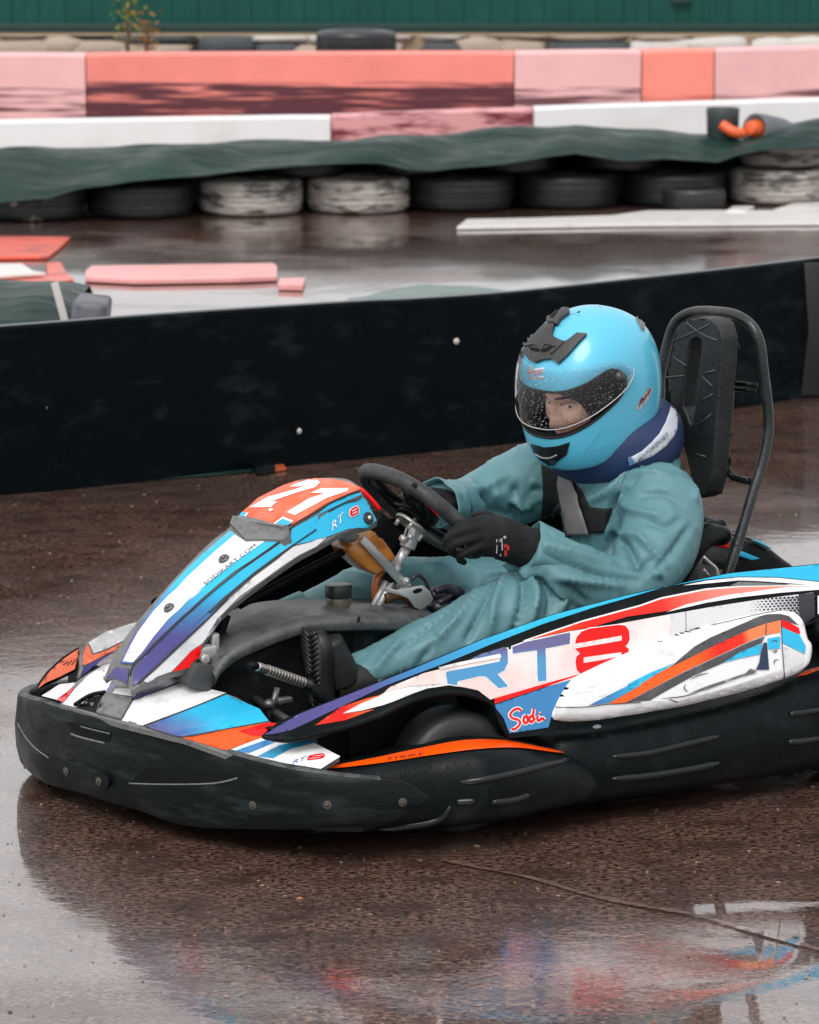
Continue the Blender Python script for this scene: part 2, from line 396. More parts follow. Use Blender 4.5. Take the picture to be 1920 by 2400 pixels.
# ================================================================== SETTING
def ground_mat(nm='wet_asphalt', pale=None):
    m = bpy.data.materials.new(nm); m.use_nodes = True; t = m.node_tree; b = t.nodes['Principled BSDF']; N = t.nodes.new; K = t.links.new
    tc = N('ShaderNodeTexCoord'); S = tc.outputs['Object']
    def noi(sc, det=5, ro=.6, st=(1, 1, 1), rot=0):
        mp = N('ShaderNodeMapping'); K(S, mp.inputs[0]); mp.inputs['Scale'].default_value = st; mp.inputs['Rotation'].default_value = (0, 0, rot)
        n = N('ShaderNodeTexNoise'); K(mp.outputs[0], n.inputs[0]); n.inputs['Scale'].default_value = sc; n.inputs['Detail'].default_value = det; n.inputs['Roughness'].default_value = ro
        return n.outputs[0]
    def rng(s, a, b_, c=0, d=1):
        r = N('ShaderNodeMapRange'); K(s, r.inputs[0]); r.inputs[1].default_value = a; r.inputs[2].default_value = b_; r.inputs[3].default_value = c; r.inputs[4].default_value = d; return r.outputs[0]
    def mix(f, a, b_):
        x = N('ShaderNodeMix'); x.data_type = 'RGBA'; K(f, x.inputs['Factor'])
        for s, k in ((a, 'A'), (b_, 'B')):
            if isinstance(s, tuple): x.inputs[k].default_value = (*s, 1)
            else: K(s, x.inputs[k])
        return x.outputs['Result']
    big = noi(.55, 4)
    base = mix(rng(big, .35, .65), (.225, .118, .084), (.205, .132, .106))
    base = mix(rng(noi(105, 3, .75, (.6, 1, 1)), .42, .58), base, (.014, .0075, .0055))
    base = mix(rng(noi(9, 4, .65, (.7, 1, 1)), .44, .70), base, (.045, .024, .018))
    vo = N('ShaderNodeTexVoronoi'); K(S, vo.inputs[0]); vo.inputs['Scale'].default_value = 105
    sp = N('ShaderNodeSeparateColor'); K(vo.outputs['Color'], sp.inputs[0])
    chip = N('ShaderNodeMath'); chip.operation = 'MULTIPLY'
    K(rng(vo.outputs['Distance'], .42, .25), chip.inputs[0]); K(rng(sp.outputs[0], .93, .96), chip.inputs[1])
    base = mix(chip.outputs[0], base, (.30, .20, .155))
    if pale: base = mix(rng(noi(38, 4, .7), .38, .56), base, pale)
    K(base, b.inputs['Base Color'])
    # standing water in the hollows
    wet = rng(noi(.8, 5, .55), .41, .50)
    K(rng(wet, 0, 1, .34, .10), b.inputs['Roughness'])
    b.inputs['IOR'].default_value = 1.45; b.inputs['Specular IOR Level'].default_value = .25
    K(rng(noi(.9, 5, .6, (.45, 1, 1)), .34, .50, .45, 1), b.inputs['Coat Weight']); b.inputs['Coat IOR'].default_value = 2.5
    K(rng(wet, 0, 1, .11, .010), b.inputs['Coat Roughness'])
    b1 = N('ShaderNodeBump'); b1.inputs['Distance'].default_value = .004; K(noi(75, 3, .7), b1.inputs['Height'])
    K(rng(wet, 0, 1, .55, .22), b1.inputs['Strength']); K(b1.outputs[0], b.inputs['Normal'])
    b2 = N('ShaderNodeBump'); b2.inputs['Distance'].default_value = .006; K(noi(16, 4, .6, (.8, 1.25, 1), .3), b2.inputs['Height'])
    K(rng(wet, 0, 1, .22, .028), b2.inputs['Strength']); K(b2.outputs[0], b.inputs['Coat Normal'])
    return m
M_GND = ground_mat()
mkg = mk('ground', [(-300, -60, 0), (300, -60, 0), (300, 500, 0), (-300, 500, 0)], [(0, 1, 2, 3)], M_GND, smooth=False)
tag(mkg, kind='structure')
def flat_strip(name, P, wd, z, mtl):
    Q = cr([G(*p) for p in P], 14); V = []
    for i, p in enumerate(Q):
        t = (Q[min(i + 1, len(Q) - 1)] - Q[max(i - 1, 0)]).normalized(); nn = Vector((-t.y, t.x, 0)); ww = wd * (.75 + .5 * noise.noise(p * 9) + .5 * noise.noise(p * 45))
        V += [p + nn * ww + Vector((0, 0, z)), p - nn * ww + Vector((0, 0, z))]
    return mk(name, V, [(i, i + 1, i + 3, i + 2) for i in range(0, len(V) - 2, 2)], mtl, smooth=False)
M_SEAM = ground_mat('pale_track_seam', (.20, .13, .10))
tag(flat_strip('track_seam', [(1040, 2018), (1120, 2036), (1250, 2062), (1370, 2098), (1480, 2122), (1620, 2146), (1780, 2190), (1960, 2240)], .011, .004, M_SEAM), kind='structure')
# grit and leaf scraps
def grit():
    V, F, mi = [], [], []; rnd = random.Random(3)
    for i in range(750):
        X = rnd.uniform(-150, 2100); Y = rnd.choice([rnd.uniform(1750, 2420), rnd.uniform(1100, 1900)]); p = G(X, Y); s = rnd.uniform(.0012, .0030) * (1.7 if rnd.random() < .04 else 1)
        a = rnd.uniform(0, 6.3); n = rnd.choice((4, 5, 6)); k = len(V)
        for j in range(n):
            an = a + 6.283 * j / n; q = s * rnd.uniform(.6, 1.5); V.append((p.x + math.cos(an) * q * 1.5, p.y + math.sin(an) * q, .0012))
        V.append((p.x, p.y, .0012 + s * .7))
        for j in range(n): F.append((k + j, k + (j + 1) % n, k + n)); mi.append(0)
        c = rnd.random(); c = 0 if c < .55 else 1 if c < .9 else 2
        for j in range(n): mi[-1 - j] = c
    o = mk('grit', V, F, [mat('tan_grit', (.26, .18, .13), .35, coat=.6), mat('dark_grit', (.05, .03, .025), .3, coat=.6), mat('leaf_scrap', (.35, .13, .03), .4)], smooth=False, mi=mi)
    tag(o, 'fine grit and leaf scraps on the wet track', 'grit', kind='stuff')
grit()
# ------------------------------------------------------------------ black track barrier right behind the kart
M_BAR = mat('black_barrier_sheet', (.0008, .0028, .0040), .5, spec=.06, bump=[(3, .3, .02), (60, .15, .002)], rvar=.12, var=(5, (.012, .020, .021), .54, .80, (1, 1, 2.2)), drops=.3)
BARX = [(-700, 1232, 824), (-140, 1176, 782), (0, 1162, 768), (156, 1148, 756), (390, 1124, 738), (829, 1078, 709), (960, 1065, 703), (1199, 1040, 686), (1433, 1006, 661), (1680, 965, 634), (1920, 927, 605), (2080, 902, 584), (2600, 820, 503)]
def bar_line(n=8):
    b = cr([(*G(X, y)[:2],) + (GY(X, t, G(X, y).y).z,) for X, y, t in BARX], n); return b
BL3 = bar_line()
t = thing('track_barrier', 'long low black plastic sheet barrier behind the kart', 'barrier', None, (BL3[20][0], BL3[20][1], 0))
def barrier(i0, i1, name):
    P = BL3[i0:i1 + 1]; rings = []
    for i, p in enumerate(P):
        q = P[min(i + 1, len(P) - 1)] - P[max(i - 1, 0)]; n = Vector((q.y, -q.x, 0)).normalized(); b = Vector((p[0], p[1], 0)); wv = .006 * math.sin(i * .9)
        zt = p[2]
        rings.append([b + n * .0, b + n * (.012 + wv) + Vector((0, 0, zt * .5)), b + Vector((0, 0, zt - .008)) + n * .002, b + Vector((0, 0, zt)) - n * .006, b + Vector((0, 0, zt)) - n * .022, b + Vector((0, 0, zt - .01)) - n * .028, b - n * .03])
    return mk(name, *loft(rings), M_BAR, t)
sx = 9 * 8 + 7
autosm(barrier(0, sx, 'barrier_sheet')); autosm(barrier(sx, len(BL3) - 1, 'barrier_sheet'))
pj = BL3[sx]; mk('joint_strip', *box(Vector((pj[0], pj[1] - .02, pj[2] * .5)), (.09, .02, pj[2] * .96)), mat('dark_joint', (.004, .005, .006), .5), t)
M_LED = mat('pale_top_edge', (.18, .20, .21), .4)  # paler tone for the barrier's top edge
mk('top_edge', *tube([Vector((p[0], p[1], p[2] + .003)) + Vector((0, .012, 0)) for p in BL3], .0045, 6), M_LED, t)
for X, Y in ((108, 955), (312, 910), (1070, 800), (1345, 985), (1904, 735), (700, 1010)):
    y = None
    for i in range(len(BL3) - 1):
        a, b = BL3[i], BL3[i + 1]; d = ray(X, Y)
        for_y = a.y + (b.y - a.y) * .5
        px = C0 + d * (for_y / d.y)
        if min(a.x, b.x) <= px.x <= max(a.x, b.x): y = for_y; break
    if y is None: continue
    p = GY(X, Y, y - .012)
    mk('bolt', *join(cyl(p + Vector((0, .02, 0)), p + Vector((0, -.006, 0)), .011, 12, bev=.002), cyl(p + Vector((0, -.004, 0)), p + Vector((0, -.012, 0)), .006, 6)), mat('barrier_bolt', (.5, .48, .44), .4, .3), t)
# ------------------------------------------------------------------ green sheets
M_TARP = mat('green_tarpaulin', (.007, .026, .022), .45, spec=.25, bump=[(4, .9, .06, (.4, 2, 2)), (30, .4, .006)], var=(2.4, (.022, .052, .044), .46, .72, (.5, 2, 2)), rvar=.1)
M_TARPL = mat('pale_green_tarpaulin', (.16, .22, .20), .5, bump=[(9, .5, .02)], var=(4, (.09, .14, .135), .4, .7))
def prism(poly, z0, z1, name, mtl, label, cat, group=None, parent=None, bev=.003, top=None):
    """A low solid whose top outline is given by photo points at height z1."""
    P = [G(X, Y, z1) for X, Y in poly]; c = sum(P, Vector()) / len(P); bm = bmesh.new()
    vs = [bm.verts.new(p) for p in P]; f = bm.faces.new(vs)
    if f.normal.z < 0: f.normal_flip()
    bmesh.ops.recalc_face_normals(bm, faces=bm.faces[:])
    r = bmesh.ops.extrude_face_region(bm, geom=bm.faces[:])
    for v in r['geom']:
        if isinstance(v, bmesh.types.BMVert): v.co.z = z0
    bmesh.ops.recalc_face_normals(bm, faces=bm.faces[:])
    if bev: bmesh.ops.bevel(bm, geom=bm.edges[:], offset=bev, segments=2, profile=.5, affect='EDGES')
    V, F = bmvf(bm)
    o = mk(name, [v - Vector((c.x, c.y, 0)) for v in V], F, mtl, parent, smooth=False); o.location = (c.x, c.y, 0)
    if label: tag(o, label, cat, group)
    return o
def mound(name, poly, h, mtl, label, cat):
    """A loosely lying sheet."""
    P = [G(X, Y) for X, Y in poly]; P = [tuple(p[:2]) for p in cr(P, 4, True)]; V2, F = cdt(P, (), .07); c = Vector((sum(p[0] for p in P) / len(P), sum(p[1] for p in P) / len(P)))
    bd = np.array(P); V = []
    for v in V2:
        d = math.sqrt(np.min(((bd - np.array([v.x, v.y])) ** 2).sum(1))); V.append((v.x, v.y, .004 + h * min(1, d / .15) * (.7 + .5 * noise.noise(Vector((v.x * 3, v.y * 3, 0))))))
    o = mk(name, [Vector(v) - Vector((c.x, c.y, 0)) for v in V], F, mtl); o.location = (c.x, c.y, 0); tag(o, label, cat); return o
mound('tarpaulin', [(800, 725), (860, 695), (960, 677), (1080, 676), (1180, 684), (1230, 700), (1100, 735)], .045, M_TARPL, 'pale green sheet lying flat just behind the black barrier', 'tarpaulin')
mound('ground_sheet', [(140, 1146), (200, 1118), (320, 1104), (450, 1098), (590, 1086), (640, 1098), (560, 1112), (400, 1124)], .02, M_TARP, 'narrow dark green strip lying along the foot of the black barrier', 'ground sheet')
prism([(590, 1082), (625, 1074), (646, 1090), (600, 1096)], .002, .03, 'scrap', M_BLK, 'small black plastic scrap at the foot of the barrier', 'scrap')
prism([(636, 1090), (664, 1086), (672, 1096), (642, 1101)], .002, .012, 'scrap', mat('orange_scrap', (.38, .07, .02), .5), 'small orange plastic scrap at the foot of the barrier', 'scrap')
# covered heap at far left behind the barrier
def heap():
    t = thing('covered_heap', 'tyre heap under a green sheet behind the left end of the barrier', 'covered tyres', None, (-2.0, 14.0, 0))
    tops = [(-1.0, 668), (.25, 668), (.5, 676), (.66, 684), (.8, 706), (.93, 735)]
    def f(u, v):
        X = -160 + u * 350; Yt = interp([-160, 0, 90, 150, 185], [664, 668, 672, 680, 692], X)
        top = GY(X, Yt, 14.1); prof = [(-.75, 0), (-.70, .45), (-.55, .8), (-.3, .95), (0, 1.0), (.4, .95), (.7, .7), (.8, 0)]
        i = v * (len(prof) - 1); a = prof[int(min(i, len(prof) - 2))]; b = prof[int(min(i, len(prof) - 2)) + 1]; k = i - int(min(i, len(prof) - 2))
        dy = a[0] + (b[0] - a[0]) * k; z = (a[1] + (b[1] - a[1]) * k) * top.z
        q = Vector((top.x, 14.1 + dy, z)); nz = noise.noise(q * 3.2) * .03; return q + Vector((0, -nz, nz if z > .05 else 0))
    us = [i / 30 for i in range(31)]; vs = [i / 28 for i in range(29)]
    mk('cover', *grid(f, us, vs), M_TARP, t)
    e = GY(203, 722, 13.5)
    mk('foam_block', *box(Vector((e.x, 13.65, e.z - .08)), (.13, .3, .20), rot=Matrix.Rotation(R(6), 4, 'Y'), bev=.02, seg=3), mat('grey_rubber_block', (.13, .13, .15), .5, bump=[(30, .5, .01)], var=(8, (.03, .035, .04), .45, .7)), t)
    q = GY(152, 722, 13.36); mk('strap', *box(q + Vector((0, 0, -.05)), (.028, .012, .30), rot=Matrix.Rotation(R(-14), 4, 'Y'), bev=.003), mat('pale_strap', (.5, .48, .46), .6), t)
def tyre_vf(c, r, wd, z_axis=True, seg=40, dent=0):
    """Car tyre: tread, shoulders, sidewalls and bead."""
    prof = [(.60, .40), (.66, .47), (.80, .50), (.92, .47), (.985, .38), (1.0, .30), (1.0, .27), (.975, .265), (.975, .235), (1.005, .23), (1.01, .08), (.98, .075), (.98, .045), (1.01, .04), (1.01, -.04), (.98, -.045), (.98, -.075), (1.01, -.08), (1.005, -.23), (.975, -.235), (.975, -.265), (1.0, -.27), (1.0, -.30), (.985, -.38), (.92, -.47), (.80, -.50), (.66, -.47), (.60, -.40)]
    V, F = [], []; n = len(prof)
    for i in range(seg):
        a = 6.28318 * i / seg
        for (rr, h) in prof:
            q = r * rr * (1 + .012 * math.sin(3 * a + c[0] * 7)); V.append(Vector(c) + Vector((math.cos(a) * q, math.sin(a) * q, h * wd)))
    for i in range(seg):
        j = (i + 1) % seg
        for k in range(n): F.append((i * n + k, j * n + k, j * n + (k + 1) % n, i * n + (k + 1) % n))
    return V, F
heap()
# ------------------------------------------------------------------ boards on the track
M_B_RED = mat('coral_board', (.85, .10, .045), .35, var=(5, (.20, .02, .025), .52, .66, (1, 3, 3)), coat=.3)
M_B_PK = mat('faded_pink_board', (.74, .33, .32), .4, var=(4, (.6, .22, .22), .5, .8), coat=.2)
M_B_WH = mat('white_board', (.72, .70, .68), .35, var=(6, (.5, .47, .45), .55, .8), coat=.2)
gb = 'loose kerb boards lying on the track behind the barrier'
prism([(-60, 553), (165, 555), (140, 580), (112, 601), (-60, 603)], 0.004, .02, 'board', M_B_RED, 'orange-red board with dark scuffs at the left edge, nearest the tyres', 'board', gb)
prism([(-60, 618), (52, 617), (78, 634), (108, 639), (-60, 650)], 0.03, .045, 'board', M_B_WH, 'white board lying on the red boards at the left edge', 'board', gb)
prism([(-60, 652), (165, 644), (173, 655), (120, 663), (-60, 668)], .004, .025, 'board', M_B_RED, 'orange-red board under the white board at the left edge', 'board', gb)
prism([(110, 616), (142, 614), (160, 643), (112, 643)], .004, .022, 'board', M_B_RED, 'small red board end beside the white board tip', 'board', gb)
prism([(200, 634), (214, 622), (640, 616), (650, 622), (650, 648), (560, 652), (320, 656), (200, 650)], .006, .028, 'board', M_B_PK, 'long pink board lying right of the red boards', 'board', gb)
prism([(656, 652), (716, 650), (710, 669), (652, 667)], .004, .03, 'board', M_B_PK, 'short pink board piece at the end of the long pink board', 'board', gb)
prism([(1071, 531), (1094, 513), (1250, 510), (1433, 504), (1516, 493), (1700, 492), (1960, 494), (1960, 521), (1500, 524)], .004, .022, 'board', M_B_WH, 'long white board in front of the dark tyres on the right', 'board', gb)
prism([(1702, 493), (1718, 483), (1768, 482), (1748, 494)], .004, .03, 'board', M_B_WH, 'tiny white board piece beside the small flat tyre', 'board', gb)
prism([(1815, 490), (1860, 476), (1980, 470), (1980, 486)], .004, .02, 'board', M_B_WH, 'white board end at the foot of the painted tyres on the right', 'board', gb)
# ------------------------------------------------------------------ tyre wall
M_T = mat('old_black_tyre', (.0075, .0095, .0105), .5, bump=[(20, .5, .01)], var=(4, (.028, .032, .036), .5, .75))
M_TW = mat('white_painted_tyre', (.44, .41, .37), .6, bump=[(14, 1, .02, (1, 1, 3))], var=(6.5, (.085, .085, .08), .48, .60, (.8, .8, 3.2)))
def ybase(X): return 20.75 + X / 1920 * 1.1
gt = 'old car tyres stacked under the green tarpaulin'
TL = [(80, 'white', 'worn tyre with pale paint spots at the left end of the bottom row'), (330, 'b', 'black tyre of the bottom row left of the two white tyres'),
      (587, 'w', 'white painted tyre, left one of the pair in the bottom row'), (841, 'w', 'white painted tyre, right one of the pair in the bottom row'),
      (1080, 'b', 'black tyre of the bottom row just right of the white pair'), (1330, 'b', 'black tyre of the bottom row behind the long white board, second from the white pair'),
      (1578, 'b', 'black tyre of the bottom row behind the small flat tyre'), (1825, 'w', 'white painted tyre at the right end of the bottom row')]
def bt(name, c, r, wd, m_, label, group=None, tilt=0):
    v, f = tyre_vf(Vector((0, 0, 0)), r, wd); o = mk(name, v, f, m_); o.location = c; o.rotation_euler = (tilt, 0, random.uniform(0, 6)); tag(o, label, 'tyre', group); autosm(o, 50); return o
M_TS = mat('spotted_black_tyre', (.012, .015, .016), .5, bump=[(20, .5, .01)], var=(9, (.3, .27, .25), .60, .64))
for i, (X, k, lb) in enumerate(TL):
    y = ybase(X) + .31; p = GY(X, 500, y); bt('tyre', (p.x, y, .105), .305, .205, M_TW if k == 'w' else M_TS if k == 'white' else M_T, lb, gt)
TU = [(455, 'b', 'black tyre of the upper row left of and above the white pair'), (710, 'b', 'black tyre of the upper row above the white pair'),
      (960, 'b', 'black tyre of the upper row right of and above the white pair'), (1205, 'b', 'black tyre of the upper row under the tarpaulin hump, left one'), (1450, 'b', 'black tyre of the upper row under the tarpaulin hump, right one'), (1835, 'w', 'white painted tyre of the upper row at the right end')]
for X, k, lb in TU:
    y = ybase(X) + .40; p = GY(X, 400, y); bt('tyre', (p.x, y + .03, .275), .255, .13, M_TW if k == 'w' else M_T, lb, gt)
for X, k in ((205, 0), (458, 1), (714, 2), (960, 3), (1205, 4), (1454, 5), (1702, 6)):
    y = ybase(X) + .80; p = GY(X, 500, y); bt('tyre', (p.x, y, .105), .30, .205, M_T, 'black second row tyre seen in the gap ' + ['left of the bottom black tyre', 'left of the white pair', 'between the two white tyres', 'right of the white pair', 'under the tarpaulin hump', 'left of the small flat tyre', 'left of the right white tyre'][k], gt)
p = G(1633, 497); bt('tyre', (p.x, p.y + .2, .065), .19, .125, mat('small_tyre', (.02, .022, .024), .4), 'small flat kart tyre in front of the bottom tyre row on the right')
# ------------------------------------------------------------------ long tarpaulin over the tyres
def tarp():
    TX = [-150, 0, 445, 779, 960, 1100, 1210, 1333, 1461, 1628, 1750, 1850, 1920, 2080]; TY = [355, 352, 337, 334, 320, 311, 303, 295, 309, 318, 313, 300, 292, 285]
    BX = [-150, 0, 111, 184, 312, 445, 556, 779, 890, 960, 1016, 1183, 1350, 1461, 1560, 1683, 1739, 1800, 1920, 2080]; BY = [478, 473, 467, 446, 425, 415, 401, 384, 385, 398, 401, 384, 360, 376, 371, 380, 362, 352, 345, 340]
    def f(u, v):
        X = -150 + u * 2230; yb = ybase(X); T = GY(X, interp(TX, TY, X), yb + .78); B = GY(X, interp(BX, BY, X), yb - .09); M = T.lerp(B, .45) + Vector((0, -.08, .12))
        q = (T * (1 - v) ** 2 + M * 2 * v * (1 - v) + B * v * v)
        fold = .028 * math.sin(X * .012 + 5 * v + 2 * noise.noise(Vector((X * .004, 0, 1)))) * (v * (1.3 - v)) * 1.6 + .05 * noise.noise(Vector((X * .006, v * 2.2, 3)))
        if v < .04 or v > .96: fold *= .3
        return q + Vector((0, -fold * .8, fold))
    V, F = grid(f, [i / 220 for i in range(221)], [i / 26 for i in range(27)])
    # back flap to the ground so that it is a real cover
    n = len(V); back = [V[i * 27] for i in range(221)]
    V += [Vector((p.x, p.y + .12, .02)) for p in back]; F += [(i * 27, (i + 1) * 27, n + i + 1, n + i) for i in range(220)]
    c = Vector((0, 21.3, 0)); o = mk('tarpaulin', [v - c for v in V], F, M_TARP); o.location = c
    tag(o, 'long dark green tarpaulin draped over the row of tyres', 'tarpaulin')
tarp()
# small kart wheels resting on the tarpaulin
def roll():
    yb = ybase(1690) + .35; p = GY(1694, 300, yb); lo = GY(1694, 330, yb).z
    t = thing('rubber_bucket', 'dark upright rubber tub standing on the tarpaulin, left of the grey one', 'tub', None, (p.x, yb, lo))
    rg = []
    for z, r in ((0, .088), (.01, .094), (.15, .10), (.195, .102), (.20, .098), (.195, .088), (.05, .08)): rg.append([Vector((p.x + math.cos(a) * r, yb + math.sin(a) * r, lo + z)) for a in np.linspace(0, 2 * math.pi, 24, endpoint=False)])
    mk('tub_body', *loft(rg), mat('dark_green_rubber', (.03, .042, .045), .45), t)
    c1 = GY(1692, 292, yb - .11); c2 = GY(1745, 313, yb - .14); mk('orange_handle', *tube(cr([c1, c1.lerp(c2, .5) + Vector((0, -.02, -.015)), c2], 5), [.032, .034, .034, .034, .034, .034, .034, .033, .03, .028, .026][:11], 10), mat('orange_rubber', (.72, .12, .03), .4), t)
    p = GY(1812, 300, yb); a = GY(1768, 302, yb - .12); b = GY(1850, 314, yb + .12)
    t = thing('rubber_roll', 'grey rubber roll lying on the tarpaulin with an orange end', 'rubber roll', None, (p.x, yb, p.z - .09))
    rg = []; d = (b - a).normalized(); u = Vector((0, 0, 1)); u = (u - d * u.dot(d)).normalized(); s = d.cross(u)
    for k, r in ((0, .085), (.01, .095), (.3, .097), (.7, .09), (1, .07)): rg.append([a.lerp(b, k) + u * math.cos(q) * r + s * math.sin(q) * r for q in np.linspace(0, 2 * math.pi, 24, endpoint=False)])
    rg.insert(0, [a + d * .03 + u * math.cos(q) * .066 + s * math.sin(q) * .066 for q in np.linspace(0, 2 * math.pi, 24, endpoint=False)])
    mk('roll_body', *loft(rg), mat('grey_rubber', (.11, .12, .135), .5), t)
    mk('orange_end', *cyl(a + d * .035, a - d * .05, .06, 20, .045, bev=.01), mat('orange_rubber', (.72, .12, .03), .4), t)
roll()
# ------------------------------------------------------------------ concrete walls
M_WW = mat('white_painted_concrete', (.74, .74, .74), .55, var=(2, (.62, .61, .60), .5, .8), bump=[(25, .2, .006)])
M_WP = mat('pink_painted_concrete', (.66, .31, .32), .55, var=(2.2, (.16, .015, .03), .50, .60, (1, 1, 6)), bump=[(25, .2, .006)])
def stain(name, col, dark, z0, z1, amt):
    """Painted concrete with a rubber scuff band at kart height."""
    m = mat(name, col, .5, bump=[(25, .2, .005)], var=(1.6, tuple(c * .86 for c in col), .45, .7)); t_ = m.node_tree; N = t_.nodes.new; K = t_.links.new; b = t_.nodes['Principled BSDF']
    src = b.inputs['Base Color'].links[0].from_socket
    g = N('ShaderNodeNewGeometry'); s = N('ShaderNodeSeparateXYZ'); K(g.outputs['Position'], s.inputs[0])
    mp = N('ShaderNodeMapping'); K(g.outputs['Position'], mp.inputs[0]); mp.inputs['Scale'].default_value = (1.1, 1, 22)
    nz = N('ShaderNodeTexNoise'); K(mp.outputs[0], nz.inputs[0]); nz.inputs['Scale'].default_value = 1.6; nz.inputs['Detail'].default_value = 6
    a1 = N('ShaderNodeMapRange'); K(s.outputs[2], a1.inputs[0]); a1.interpolation_type = 'SMOOTHSTEP'; a1.inputs[1].default_value = z1; a1.inputs[2].default_value = (z0 + z1) / 2
    a2 = N('ShaderNodeMath'); a2.operation = 'MULTIPLY_ADD'; K(nz.outputs[0], a2.inputs[0]); a2.inputs[1].default_value = 2.4; a2.inputs[2].default_value = -1.2 + amt
    a3 = N('ShaderNodeMath'); a3.operation = 'MULTIPLY'; a3.use_clamp = True; K(a1.outputs[0], a3.inputs[0]); K(a2.outputs[0], a3.inputs[1])
    rp = N('ShaderNodeMapRange'); K(a3.outputs[0], rp.inputs[0]); rp.inputs[1].default_value = .15; rp.inputs[2].default_value = .5
    mx = N('ShaderNodeMix'); mx.data_type = 'RGBA'; K(rp.outputs[0], mx.inputs['Factor']); K(src, mx.inputs['A']); mx.inputs['B'].default_value = (*dark, 1); K(mx.outputs['Result'], b.inputs['Base Color'])
    return m
M_RC = stain('coral_painted_concrete', (.86, .25, .205), (.09, .016, .026), .34, .52, .58)
M_RC2 = stain('clean_coral_concrete', (.90, .26, .20), (.35, .06, .06), .30, .42, .35)
M_RP = stain('faded_pink_concrete', (.80, .45, .45), (.14, .05, .06), .36, .47, .28)
def block(X0, X1, Y0, Y1, y, dep, mtl, name, label, cat, group):
    a = GY(X0, Y0, y); b = GY(X1, Y1, y); n = max(2, int((b.x - a.x) / .25)); rings = []
    for i in range(n + 1):
        k = i / n; x = a.x + (b.x - a.x) * k; z = a.z + (b.z - a.z) * k; e = .004 if 0 < i < n else .010
        rings.append([(x, y, 0), (x, y, z - .012 - e), (x, y + .012, z - e * .5), (x, y + dep - .012, z - e * .5), (x, y + dep, z - .012), (x, y + dep, 0)])
    c = Vector(((a.x + b.x) / 2, y + dep / 2, 0)); V, F = loft(rings); o = mk(name, [v - c for v in V], F, mtl, smooth=False); o.location = c; tag(o, label, cat, group); return o
g1, g2 = 'low kerb wall blocks behind the tarpaulin', 'red and pink wall blocks along the back'
block(-900, 774, 298, 271, 23.4, .2, M_WW, 'wall_block', 'white low wall block on the left, behind the tarpaulin', 'wall block', g1)
block(777, 1249, 269, 253, 23.42, .2, M_WP, 'wall_block', 'scuffed pink low wall block between the two white ones', 'wall block', g1)
block(1252, 2700, 251, 209, 23.4, .2, M_WW, 'wall_block', 'white low wall block on the right, behind the grey roll', 'wall block', g1)
block(-900, 199, 127, 126, 26, .3, M_RP, 'wall_block', 'faded pink tall wall block at the left edge', 'wall block', g2)
block(202, 1204, 126, 122, 26.01, .3, M_RC, 'wall_block', 'long coral red wall block with a dark scuff band', 'wall block', g2)
block(1207, 1503, 121, 118, 26, .3, M_RP, 'wall_block', 'faded pink wall block between the two coral red ones', 'wall block', g2)
block(1506, 1674, 118, 115, 26.01, .3, M_RC2, 'wall_block', 'short clean coral red wall block on the right', 'wall block', g2)
block(1677, 2700, 115, 92, 26, .3, M_RP, 'wall_block', 'faded pink wall block at the right edge', 'wall block', g2)
# rubble footing and green fence
def footing():
    rnd = random.Random(5); VF = []; z1 = GY(0, 84, 29.6).z
    VF.append(box(Vector((0, 30.2, z1 / 2)), (16, .5, z1 - .01), bev=.01)); mi = [0] * len(VF[0][1])
    x = -5.2
    while x < 5.4:
        zz = .30
        while zz < z1 - .04:
            wd_ = rnd.uniform(.35, .8); h = rnd.uniform(.12, .17)
            bm = bmesh.new(); bmesh.ops.create_icosphere(bm, subdivisions=2, radius=1)
            for v in bm.verts:
                k = 1 + .45 * noise.noise(v.co * 2.1 + Vector((x * 9, zz * 9, 0))); e_ = .55; v.co = Vector((x + math.copysign(abs(v.co.x) ** e_, v.co.x) * wd_ * .5 * k, 29.93 + v.co.y * .06, min(z1 - .015, zz + h * .5 + math.copysign(abs(v.co.z) ** e_, v.co.z) * h * .5 * k)))
            b = bmvf(bm); VF.append(b); mi += [rnd.choice((1, 1, 2, 3))] * len(b[1]); zz += h
        x += wd_ * .82
    V, F = join(*VF); c = Vector((0, 30, 0))
    o = mk('stone_footing', [v - c for v in V], F, [mat('mortar', (.26, .19, .12), .8), mat('tan_stone', (.38, .31, .25), .8, bump=[(20, .6, .02)]), mat('pale_stone', (.55, .52, .49), .8, bump=[(20, .6, .02)]), mat('dark_stone', (.055, .065, .07), .7, bump=[(20, .6, .02)])], mi=mi); o.location = c
    tag(o, 'rubble stone footing under the green metal fence', 'stone footing')
footing()
def fence():
    y = 30.3; z0 = GY(0, 80, y).z; t = thing('metal_fence', 'dark green corrugated metal fence standing on the stone footing', 'fence', None, (0, y, z0 - .02))
    V, F = [], []; x = -9; k = 0; pts = []
    while x < 9: pts += [(x, 0), (x + .09, 0), (x + .11, -.014), (x + .20, -.014)]; x += .22
    for (x, d) in pts: V += [(x, y + d, z0 + .02), (x, y + d, 1.33)]
    F = [(i, i + 2, i + 3, i + 1) for i in range(0, len(V) - 2, 2)]
    mg = mat('dark_green_sheet_metal', (.0015, .062, .049), .45, spec=.3, var=(3, (.003, .075, .060), .4, .7)); mk('corrugated_sheet', V, F, mg, t, smooth=False)
    mk('bottom_rail', *box(Vector((0, y - .05, z0 + .05)), (18, .05, .08)), mat('darker_green_metal', (.002, .03, .027), .5), t)
    mk('top_rail', *box(Vector((0, y - .05, 1.28)), (18, .05, .08)), mg, t)
    mk('bracket', *box(GY(1595, 2, y - .05), (.16, .03, .05)), mat('darker_green_metal', (.002, .03, .027), .5), t)
fence()
